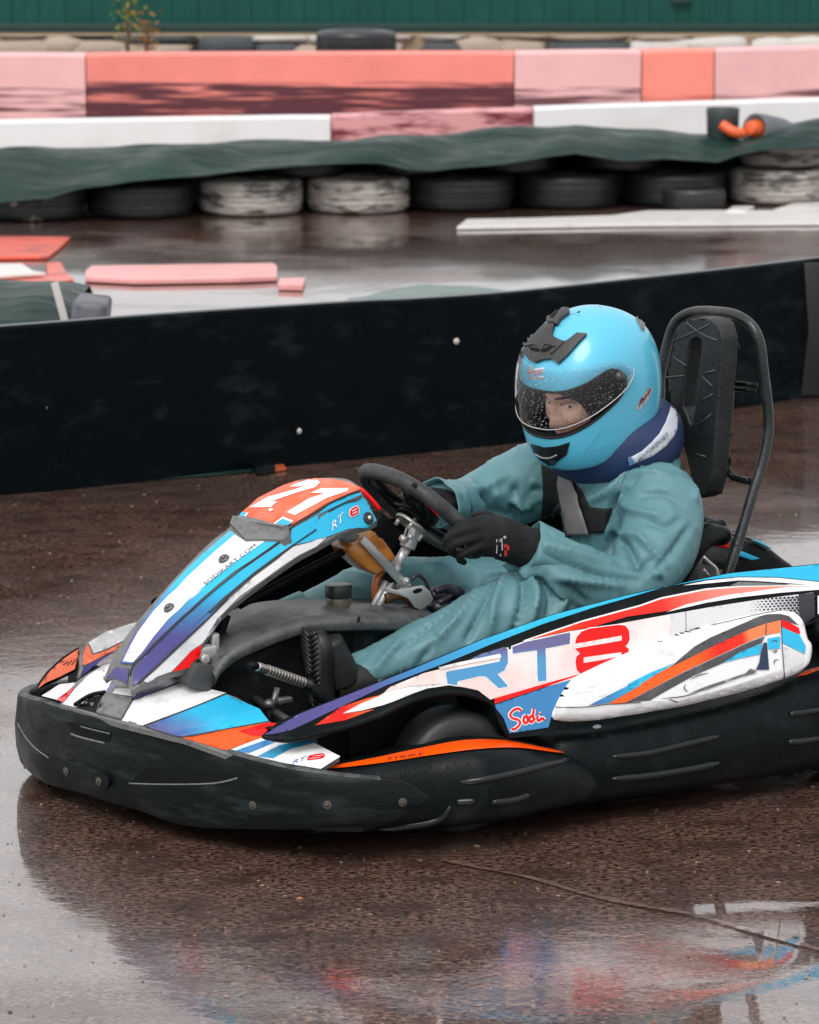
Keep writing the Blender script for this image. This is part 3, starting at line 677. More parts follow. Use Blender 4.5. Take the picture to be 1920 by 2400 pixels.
def weed(X, Y0, Y1, y, lab, col, s):
    a = GY(X, Y1, y); b = GY(X, Y0, y); rnd = random.Random(s); t = thing('weed', lab, 'weed', None, (a.x, y, .0), 'weeds in front of the stone footing')
    P = [Vector((a.x, y, 0))] + [a.lerp(b, k) + Vector((rnd.uniform(-.02, .02), 0, 0)) for k in np.linspace(0, 1, 7)]
    VF = [tube(cr(P, 3), [.022 - .014 * i / 21 for i in range(22)], 6)]; LF = []
    for i in range(90):
        q = Vector((a.x + rnd.gauss(0, .05), y + rnd.uniform(-.06, .06), rnd.uniform(b.z - .28, b.z + .08))) if i < 60 else P[rnd.randrange(2, 7)] + Vector((rnd.gauss(0, .03), 0, rnd.gauss(0, .06)))
        d = Vector((rnd.uniform(-1, 1), rnd.uniform(-1, 1), rnd.uniform(-.3, 1))).normalized(); e = d.cross(Vector((rnd.uniform(-1, 1), rnd.uniform(-1, 1), .3))).normalized(); l = rnd.uniform(.03, .07); n = len(LF) * 4
        LF.append(([q, q + d * l * .5 + e * l * .22, q + d * l, q + d * l * .5 - e * l * .22], [(0, 1, 2, 3)]))
    mk('stem', *join(*VF), mat('brown_stem', (.12, .055, .035), .7), t); mk('leaves', *join(*LF), mat(col[0], col[1], .6), t, smooth=False)
weed(303, 4, 122, 28.6, 'taller thin weed with yellow green leaves before the green fence', ('yellow_green_leaves', (.22, .22, .03)), 4)
weed(345, 48, 122, 28.5, 'shorter brown weed with ochre leaves beside the taller one', ('ochre_leaves', (.26, .13, .03)), 9)
# tyres behind the red wall
for k in range(3):
    y = 27.3; q = GY(835, 70, y); z = q.z - .11 - .215 * k
    bt('tyre', (q.x, y, z), .30, .215, mat('wet_black_tyre', (.02, .023, .027), .35, bump=[(20, .4, .01)]), ['black tyre on top of the stack behind the long red wall block', 'middle tyre of the stack behind the long red wall block', 'bottom tyre of the stack behind the long red wall block'][k], 'tyre stack behind the red wall')
# ================================================================== KART
kart = thing('racing_kart', 'white, cyan and orange racing kart with the number 21 on its nose', 'go kart', KART, (0, 0, 0))
def plate(poly, ax, v0, v1, bev=.004, smooth=0, hole=None, seg=2):
    """Solid whose outline is read at one plane of the kart frame and runs straight through to another."""
    if smooth: poly = [tuple(p) for p in cr(poly, smooth, True)]
    P = [L(X, Y, **{ax: v0}) for X, Y in poly]; k = 'xyz'.index(ax)
    bm = bmesh.new(); f = bm.faces.new([bm.verts.new(p) for p in P]); r = bmesh.ops.extrude_face_region(bm, geom=[f])
    for v in r['geom']:
        if isinstance(v, bmesh.types.BMVert): v.co[k] = v1
    bmesh.ops.recalc_face_normals(bm, faces=bm.faces[:])
    if bev: bmesh.ops.bevel(bm, geom=bm.edges[:], offset=bev, segments=seg, profile=.5, affect='EDGES')
    return bmvf(bm)
def LP(pts, **k): return [L(X, Y, **k) for X, Y in pts]
# ---- front bumper: plan curve (y -> x) swept with a moulded section
BPL = cr([(.60, .66), (.42, .62), (.27, .60), (.14, .55), (.062, .47), (.012, .36), (-.010, .20), (.004, .0), (.034, -.14), (.082, -.30), (.150, -.46), (.222, -.59), (.32, -.668), (.42, -.705), (.56, -.722)], 6)
BG = [Vector((p[0], p[1], z)) for p in BPL for z in (-.3, .6)]
bumper_bvh = bvh((BG, [(2 * i, 2 * i + 2, 2 * i + 3, 2 * i + 1) for i in range(len(BPL) - 1)]))
BS = [0]
for i in range(1, len(BPL)): BS.append(BS[-1] + (BPL[i] - BPL[i - 1]).length)
def s_of(p): return BS[min(range(len(BPL)), key=lambda i: (BPL[i].x - p.x) ** 2 + (BPL[i].y - p.y) ** 2)]
def bprof(pts):
    o = []
    for X, Y in pts:
        l, n = hit(bumper_bvh, X, Y)
        if l is not None: o.append((s_of(l), l.z))
    return sorted(o)
TOPP = bprof([(40, 1625), (90, 1640), (184, 1670), (312, 1697), (428, 1732), (601, 1782), (751, 1812), (900, 1826), (985, 1836)])
BOTP = bprof([(42, 1812), (95, 1837), (184, 1862), (312, 1901), (400, 1933), (473, 1944), (600, 1948), (760, 1943), (897, 1936), (985, 1908)])
smax = max(TOPP[-1][0], BOTP[-1][0]) + .012
def bz(s):
    m = BS[next(i for i in range(len(BPL)) if BPL[i].y <= .01)]; 
    if s < TOPP[0][0]: s_ = 2 * TOPP[0][0] - s; return (TOPP[0][1] - max(0, (TOPP[0][0] - s)) * .10, BOTP[0][1] + 0 * s_)
    return (interp([a for a, b in TOPP], [b for a, b in TOPP], s), interp([a for a, b in BOTP], [b for a, b in BOTP], s))
rings = []; SS = np.linspace(.02, smax, 150)
for s in SS:
    x = interp(BS, [p.x for p in BPL], s); y = interp(BS, [p.y for p in BPL], s); x2 = interp(BS, [p.x for p in BPL], s + .004); y2 = interp(BS, [p.y for p in BPL], s + .004)
    tn = Vector((x2 - x, y2 - y, 0)); tn = tn.normalized() if tn.length > 0 else Vector((1, 0, 0)); n = Vector((tn.y, -tn.x, 0))  # outward
    zt, zb = bz(s); e = smax - s; k = 1.0
    if e < .05: q = math.sqrt(max(0, 1 - ((.05 - e) / .05) ** 2)) * .5 + .5 * (e / .05) ; m_ = (zt + zb) / 2; zt = m_ + (zt - m_) * max(.15, q); zb = m_ + (zb - m_) * max(.15, q)
    b = Vector((x, y, 0)); h = zt - zb
    sec = [(-.035, zb + .01), (-.012, zb), (-.003, zb + .010), (.004, zb + h * .25), (.006, zb + h * .55), (.001, zb + h * .8), (-.001, zt - .012), (-.004, zt - .004), (-.010, zt), (-.020, zt + .001), (-.027, zt - .003), (-.031, zt - .012), (-.033, zt - .06)]
    rings.append([b + n * a + Vector((0, 0, z)) for a, z in sec])
BUMP = loft(rings); bump_bvh = bvh(BUMP)
bumper = mk('front_bumper', *BUMP, M_BLKS, kart); autosm(bumper, 50)
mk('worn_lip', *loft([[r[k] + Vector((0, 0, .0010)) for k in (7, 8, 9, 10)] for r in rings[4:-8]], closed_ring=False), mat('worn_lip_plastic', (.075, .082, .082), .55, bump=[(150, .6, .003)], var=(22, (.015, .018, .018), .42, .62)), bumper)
def bd(name, poly, mtl, off, th, parent=bumper, B=None, step=14, smooth=0): return autosm(mk(name, *decal(poly, B or bump_bvh, off, step, smooth, th), mtl, parent), 40)
# moulded recesses and ribs of the bumper (raised borders round darker pockets)
bd('pocket', zA((275, 1152), (330, 1158), (470, 1198), (462, 1240), (340, 1212), (305, 1185)), M_DRK, .0015, 0)
bd('pocket', zA((545, 1410), (618, 1345), (800, 1360), (1010, 1380), (940, 1412), (700, 1416)), M_DRK, .0015, 0)
for VF_ in (tube(hits(bump_bvh, cr(zA((300, 1205), (345, 1220), (440, 1243)), 4)), .0022, 8), tube(hits(bump_bvh, cr(zA((545, 1412), (700, 1416), (900, 1412), (1000, 1390)), 4)), .0022, 8),
   tube(hits(bump_bvh, cr(zA((340, 1172), (400, 1188), (465, 1203)), 4)), .002, 8), tube(hits(bump_bvh, cr(zA((75, 1160), (110, 1220), (150, 1265), (205, 1305)), 4)), .0018, 8)): mk('rib', *VF_, M_GRY, bumper)
bd('lower_boss', zQ((400, 690), (620, 770), (640, 840), (560, 860), (400, 790)), M_BLKS, .010, .012, smooth=3)
for X, Y in zQ((405, 755), (592, 812), (1462, 955)) + zP((362, 725), (741, 712)):
    l, n = hit(bump_bvh, X, Y)
    if l is None: continue
    b_ = .010 if Y < 1840 else .001
    mk('screw', *join(cyl(l + n * (b_ - .002), l + n * (b_ + .002), .0095, 20, bev=.001), cyl(l + n * (b_ + .003), l + n * (b_ + .0035), .0042, 6)), mat('dull_screw', (.085, .08, .07), .5, .5), bumper)
# ---- front cover over the bumper
def cover_z(x, y): return .233 + .13 * x - .24 * max(0, abs(y) - .30) + .018 * math.exp(-(y / .13) ** 2) * (1 if x > .05 else 0) - .02 * max(0, abs(y) - .15)
cg = grid(lambda x, y: (x, y, cover_z(x, y)), np.linspace(-.1, .8, 70), np.linspace(-.9, .9, 120)); cover_bvh = bvh(cg)
CVO = zA((250, 1080), (300, 1000), (400, 930), (460, 900), (700, 960), (770, 985), (940, 1030), (1000, 1052), (1100, 1110), (1145, 1162), (1310, 1235), (1430, 1300), (1345, 1352), (950, 1290), (770, 1225), (510, 1160))
cover = mk('front_cover', *decal(CVO + [], cover_bvh, 0, 16, 0, .012), M_GRY, kart); autosm(cover, 40)
def cd(poly, mtl, name='sticker', off=.0012, **k): return mk(name, *decal(poly, cover_bvh, off, 12, **k), mtl, cover)
cd(zQ((362, 372), (425, 295), (500, 215), (560, 172), (640, 122), (660, 200), (620, 300), (440, 392)), M_WH)
cd(zQ((240, 325), (345, 258), (432, 248), (432, 262), (335, 350)), M_WHD); cd(zQ((325, 350), (432, 270), (420, 290), (370, 362)), M_RD, off=.0016)
cd(zQ((640, 322), (662, 283), (800, 283), (745, 340)), M_WH)
cd(zQ((605, 306), (640, 262), (680, 262), (640, 318)), M_PU, off=.0018); cd(zQ((745, 342), (830, 270), (960, 222), (1040, 240), (800, 346)), M_PU, off=.0018)
cd(zQ((704, 467), (770, 352), (1060, 246), (1306, 308), (1120, 388), (828, 497)), M_WH)
M_CPG = mat('purple_to_cyan_sticker', CY, .2, coat=.6, drops=.5, grad=(0, [(.05, PU), (.10, (.06, .16, .40)), (.17, CY), (.5, CY)]))
cd(zQ((842, 503), (1120, 394), (1310, 317), (1500, 400), (1552, 470), (1040, 562)), M_CPG)
cd(zQ((1052, 566), (1552, 478), (1600, 486), (1525, 562), (1305, 640)), M_OR); cd(zQ((1380, 530), (1552, 480), (1605, 486), (1540, 556), (1460, 556)), M_RD, off=.002)
cd([(531, 1762), (560, 1750), (622, 1727), (690, 1731), (729, 1738), (798, 1774), (752, 1803), (640, 1785)], M_WH)
cd(zQ((1345, 648), (1560, 572), (1650, 568), (1440, 657)), M_BL, off=.0018)
cd([(603, 1774), (655, 1748), (733, 1732), (745, 1741), (680, 1757), (640, 1779)], mat('teal_sticker', hexl('2a8fb8'), .25, coat=.5), off=.0018)
mk('marking', *glyphs('RT', (683, 1793), (26, -8), (8, -14), cover_bvh, .0022), M_BL, cover); mk('marking', *strokes(cover_bvh, [zP((262, 500), (275, 482), (335, 472), (345, 480), (330, 492), (270, 500), (262, 500)), zP((268, 490), (340, 482))], 3.0, .0022), M_RD, cover)
cd(zQ((440, 392), (520, 335), (600, 318), (610, 320), (590, 400), (560, 425)), M_DRK, 'notch', .0014)
mk('notch_plate', *decal(zQ((560, 428), (615, 320), (770, 345), (702, 466)), cover_bvh, .008, 12, 0, .008), M_GRY, cover)
mk('notch_lip', *tube([hit(cover_bvh, *p)[0] + Vector((0, 0, .006)) for p in cr(zQ((435, 388), (520, 335), (610, 316)), 4)], .005, 8), M_BLK, cover)
for pth in (zQ((704, 470), (828, 500), (1120, 391), (1308, 312)), zQ((838, 503), (1050, 564), (1300, 520), (1556, 474))):
    mk('seam', *strokes(cover_bvh, [pth[1:] if pth[0][0] < 300 else pth], 2.0, .0024), M_INK, cover)
# ---- nose fairing
NS = [  # far px, near px, lower px, half width, low drop
 ((243, 1594), (303, 1613), (312, 1618), .052), ((260, 1552), (309, 1565), (352, 1593), .051), ((283, 1510), (345, 1529), (404, 1577), .056), ((318, 1463), (390, 1485), (447, 1563), .062),
 ((362, 1410), (436, 1441), (476, 1511), .068), ((418, 1347), (500, 1387), (520, 1443), .077), ((487, 1277), (590, 1316), (590, 1383), .091), ((535, 1239), (655, 1271), (656, 1335), .101),
 ((548, 1224), (666, 1262), (670, 1325), .104), ((570, 1200), (683, 1236), (702, 1304), .107), ((606, 1170), (722, 1212), (750, 1278), .108), ((664, 1140), (775, 1180), (790, 1255), .104), ((704, 1127), (815, 1162), (830, 1240), .100),
 ((740, 1123), (836, 1154), (862, 1233), .092), ((769, 1124), (850, 1151), (884, 1221), .082)]
nrg = []
for fa, ne, lo, hw in NS:
    a = L(*fa, y=hw); b = L(*ne, y=-hw); l = L(*lo, y=-(hw + .022)); l2 = Vector((l.x, -l.y, l.z)); lw = Vector((0, 0, .001))
    c = Vector((min(hw * .12, .012) * .6, 0, min(hw * .16, .014)))
    top = [a.lerp(b, t) + c * (4 * t * (1 - t)) for t in (0, .12, .25, .4, .5, .6, .75, .88, 1)]
    sa = [l2.lerp(a, t) for t in (0, .33, .66)]; sb = [b.lerp(l, t) for t in (.33, .66, 1)]; dn = Vector((.004, .008, -.013)); dm = Vector((.004, -.008, -.013))
    nrg.append([l2 + dm] + sa + top + sb + [l + dn])
fine = []
for k in range(len(nrg[0])): fine.append(cr([r[k] for r in nrg], 5))
nrg = [[fine[k][i] for k in range(len(fine))] for i in range(len(fine[0]))]
NV, NF = loft(nrg, closed_ring=False, caps=False); nose_bvh = bvh((NV, NF))
def solid(V, F, th):
    """Give a skin a wall thickness behind it."""
    bm = bmesh.new(); vs = [bm.verts.new(v) for v in V]
    for f in F: bm.faces.new([vs[i] for i in f])
    bm.normal_update(); N = [v.normal.copy() for v in bm.verts]; bm.verts.index_update()
    be = [(e.verts[0].index, e.verts[1].index) for e in bm.edges if len(e.link_faces) == 1]; bm.free(); n = len(V)
    return list(V) + [v - m * th for v, m in zip(V, N)], list(F) + [tuple(i + n for i in f)[::-1] for f in F] + [(a, b, b + n, a + n) for a, b in be]
sgn = 1
tmpn = (Vector(NV[NF[0][1]]) - Vector(NV[NF[0][0]])).cross(Vector(NV[NF[0][2]]) - Vector(NV[NF[0][0]]))
if sum(((NV[f[1]] - NV[f[0]]).cross(NV[f[2]] - NV[f[0]])).z for f in NF) < 0: NF = [f[::-1] for f in NF]
nose = mk('nose_fairing', *solid(NV, NF, .009), M_GRY, kart); autosm(nose, 32)
def nd(poly, mtl, name='sticker', off=.0012, parent=None, **k): return mk(name, *decal(poly, nose_bvh, off + .0012, 6, **k), mtl, parent or nose)
M_CPN = mat('nose_gradient_sticker', CY, .2, coat=.6, drops=.4, grad=(2, [(.28, PU), (.40, (.09, .085, .27)), (.455, (.05, .24, .48)), (.49, CY), (.8, CY)]))
nd(zU((45, 1245), (180, 1062), (372, 1078), (345, 1308)), M_CPN)
nd(zU((425, 1078), (520, 968), (700, 778), (900, 588), (1100, 398), (1320, 218), (1560, 22)) + zV((30, 1372), (220, 1192), (420, 1022), (640, 842), (870, 692), (1070, 552), (1270, 415), (1385, 330), (1405, 230), (1725, 50)) + zT((900, 450), (1100, 358), (1225, 322)) + zT((1232, 345), (1100, 400), (800, 545)) + zV((1725, 245), (1400, 448), (1200, 588), (900, 808), (500, 1138), (0, 1600)) + zU((1725, 75), (1400, 410), (1000, 770), (700, 1062), (440, 1300), (410, 1320)), M_CPN)
# upper face: cyan flanks, white centre
nd(zV((575, 262), (440, 372), (200, 582), (10, 760)) + zU((885, 20), (740, 190), (560, 430), (380, 710), (245, 1005), (425, 1028), (520, 932), (690, 752), (890, 562), (1090, 372), (1300, 197), (1540, 2)) + zV((20, 1340), (200, 1170), (400, 1000), (620, 820), (850, 670), (1050, 532), (1235, 395), (1080, 385), (790, 408)), M_CPN)
nd(zU((290, 982), (430, 1000), (560, 850), (700, 660), (900, 420), (1050, 290), (1180, 150), (1390, 0)) + zV((10, 1225), (200, 1040), (400, 880), (700, 650), (1060, 402), (960, 402), (790, 412), (640, 322), (400, 522), (150, 752), (0, 890)) + zU((1010, 10), (900, 105), (700, 312), (500, 582), (360, 832)), M_WH, off=.0022)
nd(zU((288, 985), (430, 1002), (424, 1018), (282, 1000)), M_BL, off=.003)
# side wall: cyan wedge, grey-white stripe, red tip
nd(zT((1415, 520), (1235, 372), (1170, 408), (1085, 420), (900, 520), (700, 660)) + zV((1725, 240), (1430, 445), (1725, 384)) + zT((700, 815), (900, 765), (1100, 690), (1300, 668), (1385, 600)), M_CPN, off=.0018)
nd(zU((555, 1250), (600, 1200), (1000, 822), (1400, 445), (1720, 135)) + zV((0, 1690), (500, 1232), (900, 872), (1200, 652), (1380, 502), (1440, 462), (1725, 390)) + zT((700, 820), (880, 772), (870, 790)) + zV((1725, 470), (1500, 580), (1250, 750), (1000, 930), (700, 1140), (400, 1440), (240, 1700)) + zU((1600, 370), (1480, 560), (1350, 730), (1190, 840), (1080, 960), (930, 1115), (750, 1180), (600, 1255)), M_WHD, off=.0014)
nd(zU((940, 1120), (1060, 990), (1180, 850), (1345, 745), (1300, 880), (1190, 1052), (1060, 1092)), M_RD, off=.003)
# raised seams
mk('edge_line', *join(*[tube(hits(nose_bvh, cr(q, 8), .0042, 8), .0017, 6) for q in (
    zU((480, 1290), (700, 1080), (1000, 790), (1400, 425), (1725, 95)) + zV((250, 1385), (500, 1170), (900, 830), (1200, 610), (1400, 462), (1725, 238)),
    zT((900, 515), (1060, 430), (1170, 405), (1225, 370)))]), M_INK, nose)
mk('edge_line', *tube([nrg[i][12] + Vector((0, -.0022, .0022)) for i in range(3, len(nrg) - 3)], .0018, 6), M_INK, nose)
# number panel
npan = mk('number_panel', *decal(zT((0, 600), (45, 535), (200, 395), (450, 268), (620, 212), (780, 196), (960, 205), (1120, 238), (1232, 300), (1100, 350), (900, 440), (700, 565), (552, 652), (360, 655), (150, 610)), nose_bvh, .005, 10, 0, .006), mat('coral_number_panel', (.92, .115, .045), .35, spec=.25, var=(18, (.90, .20, .12), .45, .7)), nose); autosm(npan, 40)
NB = nose_bvh
def nn(poly, mtl, off=.0062, name='number'): return mk(name, *decal(poly, NB, off, 8), mtl, npan)
nn(zT((492, 540), (720, 400), (872, 352), (730, 347), (842, 300), (1108, 300), (1100, 328), (900, 395), (572, 572)), M_WH)
nn(zT((120, 490), (310, 385), (540, 322), (700, 268), (640, 282), (520, 288), (572, 258), (705, 215), (790, 218), (828, 240), (775, 292), (600, 342), (350, 428), (402, 430), (335, 490)), M_WH)
nn(zT((365, 655), (455, 600), (552, 640), (480, 690), (400, 672)), M_CY, .0064, 'sticker'); nn(zT((5, 590), (45, 537), (105, 545), (60, 592)), M_CY, .0064, 'sticker'); nn(zT((365, 652), (460, 585), (560, 632), (545, 645), (455, 605), (385, 655)), M_WH, .0070, 'sticker')
nn(zT((60, 592), (105, 543), (120, 545), (80, 594)), M_WH, .0070, 'sticker'); nn(zT((310, 515), (345, 500), (365, 515), (330, 535)), M_WH, .0070, 'sticker')
mk('panel_edge', *tube(cr([L(836, 1143, y=-.06), L(850, 1150, y=-.083), L(872, 1172, y=-.094), L(890, 1194, y=-.1)], 4), .005, 8), M_RD, nose)
# grey scoop under the number
def scp(p, o):
    for k in range(12):
        l, n = hit(nose_bvh, p[0] + (612 - p[0]) * k * .03, p[1] + (1250 - p[1]) * k * .03)
        if l is not None: return l + n * o
so_ = zV((605, 200), (640, 98), (870, 115), (1100, 160), (1325, 238), (1388, 215), (1372, 300), (1300, 382), (800, 408)); sj = scp(zV((855, 230))[0], .021); so3 = [scp(p, .011 if i not in (1, 2, 3, 4) else .015) for i, p in enumerate(so_)]
ns_ = len(so3); skv = so3 + [sj] + [p + Vector((.006, 0, -.022)) for p in so3]
scoop = mk('scoop', skv, [(i, (i + 1) % ns_, ns_) for i in range(ns_)] + [(i, i + ns_ + 1, (i + 1) % ns_ + ns_ + 1, (i + 1) % ns_) for i in range(ns_)], M_GRY, nose, smooth=False)
# bolts, lettering on the nose
for X, Y in zN((955, 735), (513, 1130)):
    l, n = hit(nose_bvh, X, Y); mk('bolt', *join(cyl(l, l + n * .009, .0145, 20, .012, bev=.002), cyl(l + n * .008, l + n * .0125, .006, 6)), mat('dark_bolt', (.16, .16, .17), .35, .7), nose)
l, n = hit(nose_bvh, *zT((1297, 585))[0])
mk('bolt', *join(cyl(l, l + n * .007, .0145, 24, bev=.002)), M_INK, nose); mk('bolt_head', *cyl(l + n * .006, l + n * .012, .006, 6), M_MET, nose)
mk('lettering', *glyphs('SODIKART.COM', (484, 1375), (16.5, -12.7), (-9.5, -6.5), nose_bvh, .0055, 0, 1.0), mat('pale_grey_ink', (.07, .075, .09), .4), nose)
mk('lettering', *glyphs('RT', zT((925, 722))[0], (23, -22), (-5, -26), nose_bvh, .0052, .25, 1.0), M_WH, nose)
mk('lettering', *decal(zT((1100, 540), (1110, 490), (1175, 455), (1200, 475), (1205, 520), (1190, 548), (1130, 575), (1110, 565)), nose_bvh, .0050, 8, 2), M_WH, nose)
mk('lettering', *decal(zT((1108, 538), (1118, 495), (1172, 463), (1192, 480), (1197, 518), (1184, 542), (1132, 566), (1118, 558)), nose_bvh, .0058, 8, 2), M_RD, nose)
mk('lettering', *strokes(nose_bvh, [zT((1130, 512), (1175, 487)), zT((1132, 540), (1178, 518))], 2.2, .0066), M_WH, nose)
# underside bracket of the nose
mk('nose_support', *join(tube(cr(LP([(452, 1545), (505, 1500), (530, 1440)], y=-.02), 4), .012, 10), tube(cr(LP([(560, 1420), (700, 1345), (850, 1270)], y=.0), 4), .009, 10)), M_DRK, nose)
cl = L(483, 1528, y=-.075)
mk('clamp', *join(box(cl, (.05, .02, .03), bev=.005), cyl(cl + Vector((-.01, -.02, -.012)), cl + Vector((-.01, .02, -.012)), .011, 16, bev=.002), box(cl + Vector((.022, 0, .02)), (.02, .014, .04), bev=.004)), M_MET, nose)
mk('clamp_base', *plate([(440, 1600), (462, 1555), (500, 1560), (512, 1590), (490, 1620), (455, 1612)], 'y', -.11, -.05, .002), mat('dark_grey_plastic', (.05, .052, .052), .55), nose)
# ---- side panels (the near one, and its mirror image on the far side)
def side_y(x, z):
    b = interp([-.1, .1, .25, .5, .8, 1.1, 1.4, 1.7, 2.2], [-.33, -.40, -.45, -.525, -.58, -.60, -.60, -.585, -.52], x)
    return b + .38 * (z - .35) + .10 * max(0, z - .42) - .012 * math.sin((z - .2) * 12)
sg = grid(lambda x, z: (x, side_y(x, z), z), np.linspace(-.2, 2.4, 130), np.linspace(-.1, .8, 60)); side_bvh = bvh(sg)
base_px = [(612, 1726), (655, 1690), (700, 1671)] + [(799, 1632)] + [(960, 1568), (1127, 1499), (1294, 1440), (1461, 1396), (1600, 1365), (1706, 1343), (1811, 1332), (1920, 1321), (2060, 1312), (2060, 1520), (1930, 1560), (1870, 1575), (1700, 1625), (1500, 1668), (1310, 1705), (1276, 1722), (1196, 1730), (1172, 1690), (1160, 1655), (1140, 1640), (1088, 1628), (1020, 1630), (960, 1648), (900, 1676), (830, 1702), (775, 1716), (735, 1724), (690, 1731)]
SIDE = decal(base_px, side_bvh, 0, 16, 0, .008)
side = mk('side_panel', *SIDE, M_BLK, kart); autosm(side, 40)
def back(VF, x0=.43): return VF[0], [f for f in VF[1] if min(VF[0][i][0] for i in f) > x0]
sidef = mk('side_panel', *mirror(back(SIDE)), M_BLK, kart); autosm(sidef, 40)
STK = []
def sdc(poly, mtl, off=.0012, name='sticker', parent=None, far=False, B=None, **k):
    v, f = decal(poly, B or side_bvh, off + .0004, 8, **k); 
    if far:
        q_ = mirror(back((v, f)))
        if q_[1]: mk(name, *q_, mtl, sidef)
    return mk(name, v, f, mtl, parent or side)
M_CPS = mat('side_gradient_sticker', CY, .2, coat=.6, drops=.8, grad=(0, [(.1, PU), (.42, (.09, .085, .28)), (.50, (.05, .2, .45)), (.66, (.04, .33, .62)), (.80, CY), (2.2, CY)]))
topl = [(618, 1722), (700, 1674), (799, 1635), (960, 1571), (1127, 1501), (1294, 1442), (1461, 1398), (1600, 1367), (1706, 1345), (1811, 1334), (1920, 1323), (2050, 1314)]
lowl = [(2050, 1375), (1920, 1363), (1822, 1353), (1731, 1352), (1653, 1359), (1561, 1375), (1470, 1402), (1389, 1425), (1272, 1463), (1154, 1509), (1050, 1552), (985, 1576), (906, 1606), (830, 1642), (750, 1679), (722, 1693), (680, 1712), (640, 1720)]
sdc(topl + lowl, M_CPS, far=True)
sdc([(1600, 1373), (1653, 1362), (1731, 1354), (1822, 1355), (1920, 1365), (2050, 1377), (2050, 1386), (1920, 1374), (1850, 1368), (1780, 1363), (1731, 1361), (1660, 1368)], M_WH, .0020)
sdc([(1731, 1364), (1780, 1366), (1850, 1371), (1840, 1372), (1731, 1374), (1705, 1376)], M_GRY, .0020)
sdc([(1233, 1502), (1363, 1459), (1500, 1422), (1548, 1405), (1653, 1384), (1731, 1377), (1848, 1374), (1920, 1378), (1848, 1377), (1705, 1395), (1606, 1418), (1574, 1431), (1470, 1446), (1389, 1470), (1311, 1484)], mat('hot_red_sticker', (.85, .02, .01), .2, coat=.6, drops=.3, grad=(0, [(.7, (.9, .14, .03)), (.95, (.80, .015, .008)), (1.15, (.80, .03, .02)), (1.3, (.85, .22, .17)), (1.6, (.85, .3, .25))])), .002)
sdc([(1225, 1502), (1363, 1455), (1500, 1418), (1548, 1401), (1653, 1380), (1731, 1373), (1848, 1370), (1950, 1374), (1950, 1377), (1848, 1374), (1731, 1377), (1653, 1384), (1548, 1405), (1500, 1422), (1363, 1459), (1233, 1503)], M_WH, .0016)
sdc([(1560, 1436), (1606, 1418), (1705, 1395), (1848, 1376), (1980, 1376), (1980, 1384), (1920, 1383), (1830, 1390), (1731, 1401), (1653, 1414), (1580, 1431)], M_WH, .0022)
pk = [(897, 1626), (915, 1610), (993, 1578), (1050, 1564), (1140, 1545), (1233, 1506), (1337, 1480), (1440, 1464), (1500, 1453), (1571, 1440), (1574, 1502), (1500, 1530), (1389, 1577), (1365, 1590), (1158, 1637), (1149, 1640), (1120, 1618), (1088, 1611), (1032, 1603), (960, 1609), (913, 1619)]
sdc(pk, M_PK, .0012)
M_WG = mat('pale_grey_sticker', (.62, .62, .64), .25, coat=.5, drops=.4)
sdc([(1571, 1440), (1679, 1421), (1783, 1405), (1850, 1396), (1845, 1452), (1791, 1450), (1731, 1463), (1606, 1493), (1574, 1502)], M_WG, .0012)
sdc([(800, 1673), (845, 1648), (880, 1633), (915, 1619), (960, 1610), (1032, 1604), (1052, 1606), (1000, 1614), (966, 1626), (925, 1643), (900, 1652), (850, 1665)], M_WH, .0016, far=True)
sdc([(738, 1700), (799, 1657), (860, 1637), (900, 1627), (845, 1649), (801, 1673), (850, 1667), (878, 1662), (809, 1688)], mat('flame_sticker', OR, .2, coat=.6, drops=.4, grad=(0, [(.2, (.85, .08, .01)), (.36, (.75, .01, .01)), (.45, (.9, .2, .04)), (.7, (.9, .25, .08))])), .002, far=True)
# perforated patch
def perf():
    VF = []
    for i in range(16):
        for j in range(9):
            X = 1756 + i * 9.6 + (4.8 if j % 2 else 0); Y = 1400 + j * 6.2 + i * -.5; 
            if Y < 1397 + (1860 - X) * .10 or Y > 1436 + max(0, X - 1800) * .5: continue
            r = interp([1756, 1790, 1900], [.6, 2.3, 4.2], X); VF.append(decal([(X + r * 1.2 * math.cos(a), Y + r * .85 * math.sin(a)) for a in np.linspace(0, 6.283, 9)[:-1]], side_bvh, .0024, 30))
    return join(*VF)
sdc([(1845, 1397), (1905, 1389), (1905, 1445), (1870, 1452), (1842, 1442)], M_WG, .0012); mk('perforation', *perf(), M_INK, side)
sdc([(1870, 1394), (1906, 1390), (1908, 1450), (1885, 1470), (1872, 1455)], M_INK, .003)
# RT8
M_RTG = mat('letter_gradient', BL, .22, coat=.5, grad=(2, [(.30, (.045, .30, .55)), (.375, (.05, .25, .5)), (.40, (.11, .10, .25)), (.6, (.10, .09, .2))]))
def sh(pts, z): return z(pts)
R_ = zB((150, 942), (340, 905), (376, 898), (378, 882), (215, 912)); 
Rp = zB((152, 944), (378, 900), (382, 865), (392, 846), (411, 846), (413, 905), (396, 938), (368, 952), (414, 1004), (374, 1012), (318, 962), (290, 962), (200, 984), (198, 1000), (158, 993))
def offp(poly, d):
    P = [Vector(p) for p in poly]; ar = sum(P[i].x * P[(i + 1) % len(P)].y - P[(i + 1) % len(P)].x * P[i].y for i in range(len(P))); s = 1 if ar > 0 else -1; out = []
    for i in range(len(P)):
        a = (P[i] - P[i - 1]).normalized(); b = (P[(i + 1) % len(P)] - P[i]).normalized(); n = Vector((a.y + b.y, -(a.x + b.x))) * s; n.normalize()
        k = 1 / max(.5, n.dot(Vector((b.y, -b.x)) * s)); out.append(tuple(P[i] + n * d * k))
    return out
sdc(offp(Rp, 2.6), M_WH, .0018); sdc(Rp, M_RTG, .0026)
